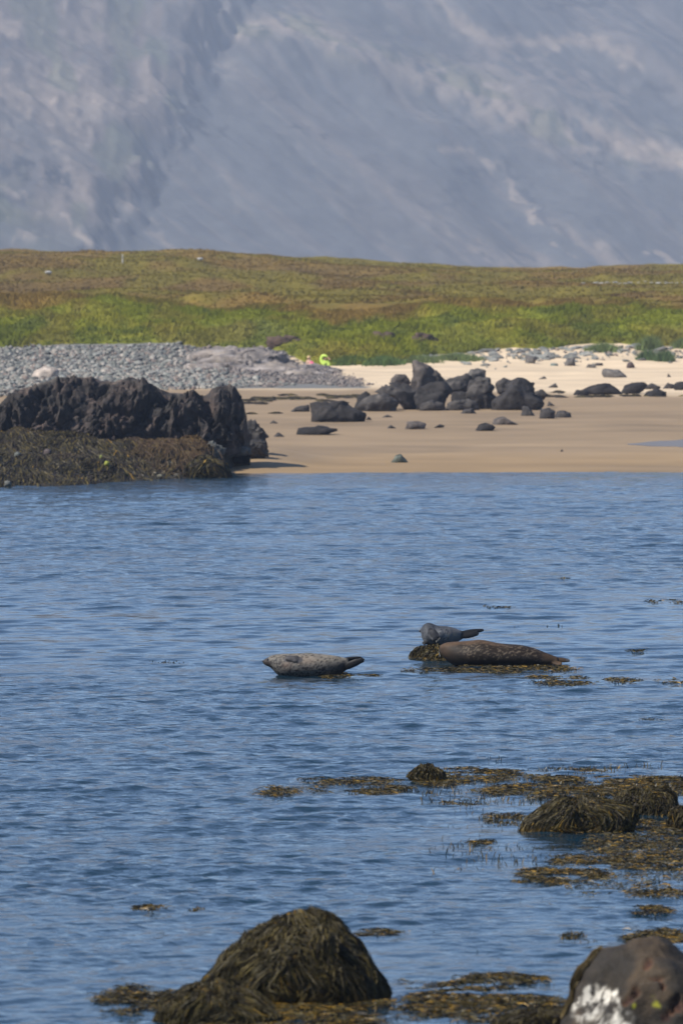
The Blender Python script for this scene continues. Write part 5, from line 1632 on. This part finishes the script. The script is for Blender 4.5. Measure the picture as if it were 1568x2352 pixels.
brown = np.array((0.018, 0.012, 0.008)); dbr = np.array((0.007, 0.0055, 0.0045)); tan = np.array((0.095, 0.058, 0.033)); lt = np.array((0.17, 0.13, 0.09))
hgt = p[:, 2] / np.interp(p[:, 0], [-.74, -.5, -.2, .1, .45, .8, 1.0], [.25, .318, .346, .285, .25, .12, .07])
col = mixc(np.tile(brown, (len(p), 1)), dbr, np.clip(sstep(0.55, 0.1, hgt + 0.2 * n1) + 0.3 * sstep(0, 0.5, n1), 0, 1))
mot = (1 - sstep(0.40, 0.62, f1)) * (cid > 0.45) * sstep(-0.62, -0.3, p[:, 0]) * sstep(0.75, 0.5, p[:, 0]) * sstep(0.28, 0.5, hgt + 0.25 * n1)
col = mixc(col, lt, 0.5 * mot)
col = mixc(col, tan, 0.75 * sstep(0.80, 0.97, hgt + 0.05 * n1) * sstep(0.25, -0.1, p[:, 0]))
col = mixc(col, tan * 0.7, 0.5 * sstep(-0.55, -0.66, p[:, 0]) * sstep(0.3, 0.7, hgt))
col = mixc(col, tan * 0.62, 0.75 * sstep(0.58, 0.72, p[:, 0] + 0.06 * n1))
col = mixc(col, tan * 1.1, 0.8 * sstep(0.80, 0.86, p[:, 0]) * (p[:, 2] < 0.06))
col = mixc(col, np.array((0.06, 0.055, 0.055)), sstep(0.93, 0.95, p[:, 0]))
paint(me, col)
loc2 = at_z((1520 + 800 / 2.3758) * 0.6125, 1530.5, 0.0)
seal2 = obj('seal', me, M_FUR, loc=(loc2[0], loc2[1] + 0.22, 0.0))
tag(seal2, 'large dark brown mottled seal lying in front on amber weed', 'seal', SG)
V, F = [], []
for k in range(5):
    z0 = 0.15 + 0.012 * k
    a = Vector((-0.722, 0.055 - 0.01 * k, z0 + 0.01))
    v, f = tube([a, a + Vector((-0.03, -0.06, -0.012)), a + Vector((-0.012 + 0.004 * (k % 3), -0.11, -0.05 - 0.006 * k))], [0.0009, 0.0008, 0.0005], None, 5)
    o_ = len(V); V += v; F += [tuple(i + o_ for i in g) for g in f]
me = bpy.data.meshes.new('whiskers'); me.from_pydata(V, [], F); me.update()
tag(obj('whiskers', me, M_WHISKER, seal2), kind='stuff')

# grey seal behind, curled with its head turned away
secs = [(-.135, .400, .300, .03, .02), (-.12, .436, .245, .075, .0), (-.09, .462, .20, .115, -.01), (-.05, .478, .170, .140, 0.0), (.0, .474, .155, .155, .02), (.05, .448, .145, .165, .05), (.10, .432, .142, .168, .07), (.14, .430, .14, .17, .09), (.2, .426, .145, .165, .13),
        (.27, .413, .155, .15, .17), (.33, .392, .18, .125, .21), (.38, .368, .21, .10, .24), (.43, .352, .24, .07, .27), (.47, .348, .262, .05, .29)]
pieces = [loft(smooth_sections(secs, 60))]
pieces.append(tube([(-0.10, 0.06, .365), (-.135, 0.05, .362), (-.152, 0.045, .358)], [0.055, 0.035, 0.016]))
pieces += flipper((0.42, 0.24, 0.325), (0.73, 0.36, 0.36), 0.075, 0.028, (0.1, -0.8, 0.6), 5, 0.4)
pieces += flipper((0.40, 0.21, 0.275), (0.66, 0.28, 0.318), 0.085, 0.028, (0.1, -0.9, 0.4), 5, 0.5)
pieces += flipper((0.01, -0.125, 0.385), (0.085, -0.155, 0.24), 0.10, 0.045, (-0.1, -1, 0.25), 5)
pieces += flipper((-0.045, -0.06, 0.205), (-0.125, -0.12, 0.20), 0.05, 0.025, (0, -0.5, 0.8), 4)
me = fuse('seal', pieces, 0.0095, 4)
p = coords(me)
n1 = fbm(p * 12, 4, 921)
f1, f2, cid = voro(p * 38 + 0.5 * fbm(p * 25, 2, 9)[:, None], 923)
gr = np.array((0.10, 0.102, 0.108)); dg_ = np.array((0.026, 0.028, 0.033)); wh = np.array((0.27, 0.26, 0.25))
top = sstep(0.36, 0.45, p[:, 2] + 0.02 * n1)
col = mixc(np.tile(gr, (len(p), 1)), wh, 0.75 * np.exp(-((p[:, 0] - 0.15) / 0.14) ** 2 - ((p[:, 2] - 0.33) / 0.08) ** 2) * sstep(-0.4, 0.4, n1))
col = mixc(col, dg_ * 1.4, 0.85 * top)
col = mixc(col, dg_ * 1.6, 0.55 * sstep(0.0, -0.08, p[:, 0]) * sstep(-0.2, 0.5, n1 + 0.3))
col = mixc(col, dg_, 0.9 * (1 - sstep(0.36, 0.55, f1)) * (cid > 0.60) * sstep(0.33, 0.2, p[:, 0]))
col = mixc(col, np.array((0.34, 0.24, 0.12)), 0.7 * np.exp(-((p[:, 0] - 0.285) / 0.06) ** 2 - ((p[:, 2] - 0.29) / 0.06) ** 2) * sstep(-0.5, 0.3, n1))
dk = np.minimum(near_seg(p, (0.45, 0.24, 0.32), (0.715, 0.36, 0.345)), near_seg(p, (0.44, 0.22, 0.27), (0.62, 0.28, 0.30)))
col = mixc(col, np.array((0.011, 0.011, 0.012)), sstep(0.085, 0.055, dk) * sstep(0.36, 0.44, p[:, 0]))
col = mixc(col, np.array((0.030, 0.030, 0.034)), sstep(0.068, 0.052, near_seg(p, (0.015, -0.13, 0.375), (0.085, -0.145, 0.245))) * (p[:, 1] < -0.10))
col = mixc(col, np.array((0.02, 0.02, 0.02)), sstep(0.045, 0.03, near_seg(p, (-0.06, -0.07, 0.203), (-0.13, -0.12, 0.20))) * (p[:, 2] < 0.235))
paint(me, col)
loc3 = at((1520 + 230 / 2.3758) * 0.6125, 1514, 77.2)
seal3 = obj('seal', me, M_FUR, loc=(loc3[0], loc3[1] + 0.25, 0.0))
tag(seal3, 'smaller blue-grey seal curled on the weed rock behind the brown seal', 'seal', SG)
ball('nose', (-0.153, 0.045, 0.36), 0.015, M_DARKSKIN, seal3)
V, F = [], []
for k in range(5):
    b = Vector((0.060 + 0.012 * k, -0.155, 0.243 + 0.012 * k))
    v, f = tube([b, b + Vector((0.006, -0.012, -0.012)), b + Vector((0.01, -0.016, -0.028))], [0.0035, 0.003, 0.001], None, 6)
    o_ = len(V); V += v; F += [tuple(i + o_ for i in g) for g in f]
me = bpy.data.meshes.new('claws'); me.from_pydata(V, [], F); me.update()
obj('claws', me, M_WHISKER, seal3)

# ------------------------------------------------------------------ the two people sitting behind the ledge
def flat_mat(name, c, rough=0.8):
    return mat_surface(name, [(0.3, tuple(q * 0.9 for q in c)), (0.7, tuple(min(q * 1.1, 1) for q in c))], scale=12, rough=rough, bump=0.1)
M_SKIN = flat_mat('skin', (0.55, 0.33, 0.24), 0.55)
M_NEON = flat_mat('neon_yellow_cloth', (0.50, 0.66, 0.11))
M_PINK = flat_mat('pink_cloth', (0.80, 0.12, 0.28))
M_BLACKC = flat_mat('black_cloth', (0.02, 0.022, 0.026))
M_BLOND = flat_mat('blond_hair', (0.55, 0.38, 0.20))
M_DHAIR = flat_mat('dark_hair', (0.05, 0.03, 0.02))

def skin(name, joints, edges, mat, parent, sub=1):
    me = bpy.data.meshes.new(name)
    me.from_pydata([j[:3] for j in joints], edges, [])
    o = bpy.data.objects.new(name, me)
    COL.objects.link(o)
    m = o.modifiers.new('k', 'SKIN')
    for i, j in enumerate(joints):
        me.skin_vertices[0].data[i].radius = (j[3], j[4] if len(j) > 4 else j[3])
        me.skin_vertices[0].data[i].use_root = (i == 0)
    s = o.modifiers.new('s', 'SUBSURF'); s.levels = sub; s.render_levels = sub
    dg = bpy.context.evaluated_depsgraph_get()
    out = bpy.data.meshes.new_from_object(o.evaluated_get(dg))
    bpy.data.objects.remove(o)
    out.name = name
    out.polygons.foreach_set('use_smooth', np.ones(len(out.polygons), bool))
    return obj(name, out, mat, parent)

def hand_joints(J, E, wrist, direction, side, palm):
    """palm, four unequal fingers and a thumb appended to a skeleton"""
    d = Vector(direction).normalized(); s = Vector(side).normalized(); w = Vector(J[wrist][:3])
    J.append((*(w + d * palm), 0.030, 0.016)); pi = len(J) - 1; E.append((wrist, pi))
    for k, l in enumerate((0.065, 0.078, 0.074, 0.056)):
        o = s * (k - 1.5) * 0.020
        J.append((*(w + d * (palm + 0.03) + o), 0.009)); a = len(J) - 1; E.append((pi, a))
        J.append((*(w + d * (palm + 0.03 + l) + o * 1.2 + d.cross(s) * 0.015), 0.007)); E.append((a, a + 1))
    J.append((*(w + d * palm * 0.6 - s * 0.05), 0.010)); a = len(J) - 1; E.append((wrist, a))
    J.append((*(w + d * palm * 1.2 - s * 0.07), 0.008)); E.append((a, a + 1))

PX = 0.00293
def pj(a, b, y=0.0): return ((a - 880) * PX, y, (548 - b) * PX)
base = at(746.2, 844.5, 325.5)
py = empty('person', base)
tag(py, 'person in a neon yellow top with one arm raised over the head', 'person', 'people sitting at the top of the beach')
J = [(*pj(868, 540), .13, .10), (*pj(862, 480), .13, .09), (*pj(862, 432, .02), .14, .09), (*pj(872, 405, .02), .055), (*pj(878, 385, .0), .07), (*pj(880, 362, -.01), .095), (*pj(880, 342, -.01), .06)]
E = [(0, 1), (1, 2), (2, 3), (3, 4), (4, 5), (5, 6)]
J += [(*pj(812, 418, .02), .06), (*pj(806, 350, 0), .05), (*pj(842, 290, -.03), .045), (*pj(905, 315, -.08), .038), (*pj(950, 355, -.12), .030)]
E += [(2, 7), (7, 8), (8, 9), (9, 10), (10, 11)]
hand_joints(J, E, 11, (0.5, -0.2, -0.6), (0.6, 0.4, 0.3), 0.06)
k0 = len(J)
J += [(*pj(925, 425, .02), .06), (*pj(965, 470, -.03), .048), (*pj(972, 520, -.10), .040), (*pj(930, 530, -.25), .030)]
E += [(2, k0), (k0, k0 + 1), (k0 + 1, k0 + 2), (k0 + 2, k0 + 3)]
hand_joints(J, E, k0 + 3, (-0.4, -0.8, -0.1), (0.8, -0.4, 0), 0.06)
k1 = len(J)
for sx_ in (-1, 1):
    a = len(J)
    J += [(-.03 + sx_ * .10, -.12, .03, .085), (-.03 + sx_ * .13, -.45, .10, .065), (-.03 + sx_ * .12, -.80, -.06, .045), (-.03 + sx_ * .12, -.92, -.05, .035)]
    E += [(0, a), (a, a + 1), (a + 1, a + 2), (a + 2, a + 3)]
skin('body', J, E, M_SKIN, py)
Jt = [(*pj(868, 546), .21, .13), (*pj(862, 490), .20, .12), (*pj(862, 432, .02), .19, .11), (*pj(870, 412, .02), .09)]
Et = [(0, 1), (1, 2), (2, 3)]
Jt += [(*pj(806, 416, .02), .13), (*pj(810, 350, 0), .12), (*pj(840, 305, -.03), .105), (*pj(900, 318, -.08), .09), (*pj(938, 342, -.11), .06)]
Et += [(2, 4), (4, 5), (5, 6), (6, 7), (7, 8)]
Jt += [(*pj(928, 438, .02), .12), (*pj(955, 480, -.03), .125), (*pj(958, 540, -.10), .11)]
Et += [(2, 9), (9, 10), (10, 11)]
skin('top', Jt, Et, M_NEON, py)
Jl = [(*pj(868, 548), .14, .11)]; El = []
for sx_ in (-1, 1):
    a = len(Jl)
    Jl += [(-.03 + sx_ * .10, -.12, .03, .10), (-.03 + sx_ * .13, -.45, .10, .08), (-.03 + sx_ * .12, -.78, -.06, .058)]
    El += [(0, a), (a, a + 1), (a + 1, a + 2)]
skin('trousers', Jl, El, M_BLACKC, py)
d, f = ico(3)
hp = d * np.array((0.105, 0.115, 0.11)); hp[:, 2] = np.maximum(hp[:, 2], -0.03 - 0.07 * (hp[:, 1] > 0.02))
obj('hair', mesh_np('hair', hp, f), M_DHAIR, py, (pj(880, 352)[0], 0.02, pj(880, 352)[2]))
ball('nose', (pj(882, 366)[0], -.105, pj(882, 366)[2]), 0.016, M_SKIN, py)
for sx_ in (-1, 1): ball('eye', (pj(880, 360)[0] + sx_ * 0.033, -.098, pj(880, 360)[2] + 0.004), 0.010, M_DHAIR, py)

base = at(711.0, 839.5, 326.0)
pw = empty('person', base)
tag(pw, 'blond person in a pink top and black trousers sitting behind the ledge', 'person', 'people sitting at the top of the beach')
def pk(a, b, y=0.0): return ((a - 580) * PX, y, (492 - b) * PX)
J = [(*pk(595, 492), .12, .10), (*pk(585, 445), .11, .085), (*pk(575, 410, .02), .12, .08), (*pk(570, 385, .02), .048), (*pk(568, 368), .06), (*pk(566, 345, -.01), .088), (*pk(565, 326, -.01), .055)]
E = [(0, 1), (1, 2), (2, 3), (3, 4), (4, 5), (5, 6)]
J += [(*pk(528, 405, .0), .05), (*pk(518, 445, -.03), .042), (*pk(545, 470, -.14), .036), (*pk(580, 470, -.22), .026)]
E += [(2, 7), (7, 8), (8, 9), (9, 10)]
hand_joints(J, E, 10, (0.8, -0.5, -0.1), (0.5, 0.8, 0), 0.06)
k0 = len(J)
J += [(*pk(615, 408, .0), .05), (*pk(645, 440, -.03), .042), (*pk(655, 475, -.12), .036), (*pk(640, 488, -.22), .026)]
E += [(2, k0), (k0, k0 + 1), (k0 + 1, k0 + 2), (k0 + 2, k0 + 3)]
hand_joints(J, E, k0 + 3, (-0.3, -0.8, 0), (0.8, -0.3, 0), 0.06)
for q in (0.0, 0.12):
    a = len(J)
    J += [(.16, -.10 + q, .02, .085), (.42, -.18 + q, .05 - q * .2, .065), (.70, -.25 + q, -.14, .045), (.80, -.30 + q, -.12, .035)]
    E += [(0, a), (a, a + 1), (a + 1, a + 2), (a + 2, a + 3)]
skin('body', J, E, M_SKIN, pw)
Jt = [(*pk(605, 490), .15, .12), (*pk(600, 445), .145, .11), (*pk(592, 420, .02), .125, .09)]
Et = [(0, 1), (1, 2)]
Jt += [(*pk(618, 415, .0), .072), (*pk(648, 445, -.03), .068), (*pk(655, 472, -.12), .055)]
Et += [(2, 3), (3, 4), (4, 5)]
skin('top', Jt, Et, M_PINK, pw)
Jl = [(*pk(600, 494), .135, .115)]; El = []
for q in (0.0, 0.12):
    a = len(Jl)
    Jl += [(.16, -.10 + q, .02, .10), (.42, -.18 + q, .05 - q * .2, .08), (.68, -.25 + q, -.13, .058)]
    El += [(0, a), (a, a + 1), (a + 1, a + 2)]
skin('trousers', Jl, El, M_BLACKC, pw)
hp = d * np.array((0.108, 0.12, 0.125)); hp[:, 2] = np.where((hp[:, 2] < 0) & (hp[:, 1] > -0.02), hp[:, 2] * 2.1, np.maximum(hp[:, 2], -0.03))
obj('hair', mesh_np('hair', hp, f), M_BLOND, pw, (pk(565, 338)[0], 0.03, pk(565, 338)[2]))
ball('nose', (pk(568, 350)[0], -.10, pk(568, 350)[2]), 0.015, M_SKIN, pw)
for sx_ in (-1, 1): ball('eye', (pk(567, 345)[0] + sx_ * 0.03, -.092, pk(567, 345)[2] + 0.004), 0.009, M_DHAIR, pw)

# ------------------------------------------------------------------ haze
bm = bmesh.new()
bmesh.ops.create_cube(bm, size=1.0)
me = bpy.data.meshes.new('haze'); bm.to_mesh(me); bm.free()
mh = bpy.data.materials.new('haze_air'); mh.use_nodes = True
nt = mh.node_tree; nt.nodes.clear()
out = nt.nodes.new('ShaderNodeOutputMaterial'); pv = nt.nodes.new('ShaderNodeVolumePrincipled')
pv.inputs['Color'].default_value = (0.66, 0.76, 0.97, 1)
pv.inputs['Density'].default_value = 0.00019
pv.inputs['Anisotropy'].default_value = 0.2
nt.links.new(pv.outputs['Volume'], out.inputs['Volume'])
hz = obj('haze', me, mh)
hz.location = (0, 2100, 800); hz.scale = (5400, 4560, 1608)
tag(hz, kind='stuff')
mxz = max(v.co.z for v in obj_m.data.vertices)
hz.scale.z = mxz + 20 + 4; hz.location.z = (mxz + 20 - 4) / 2
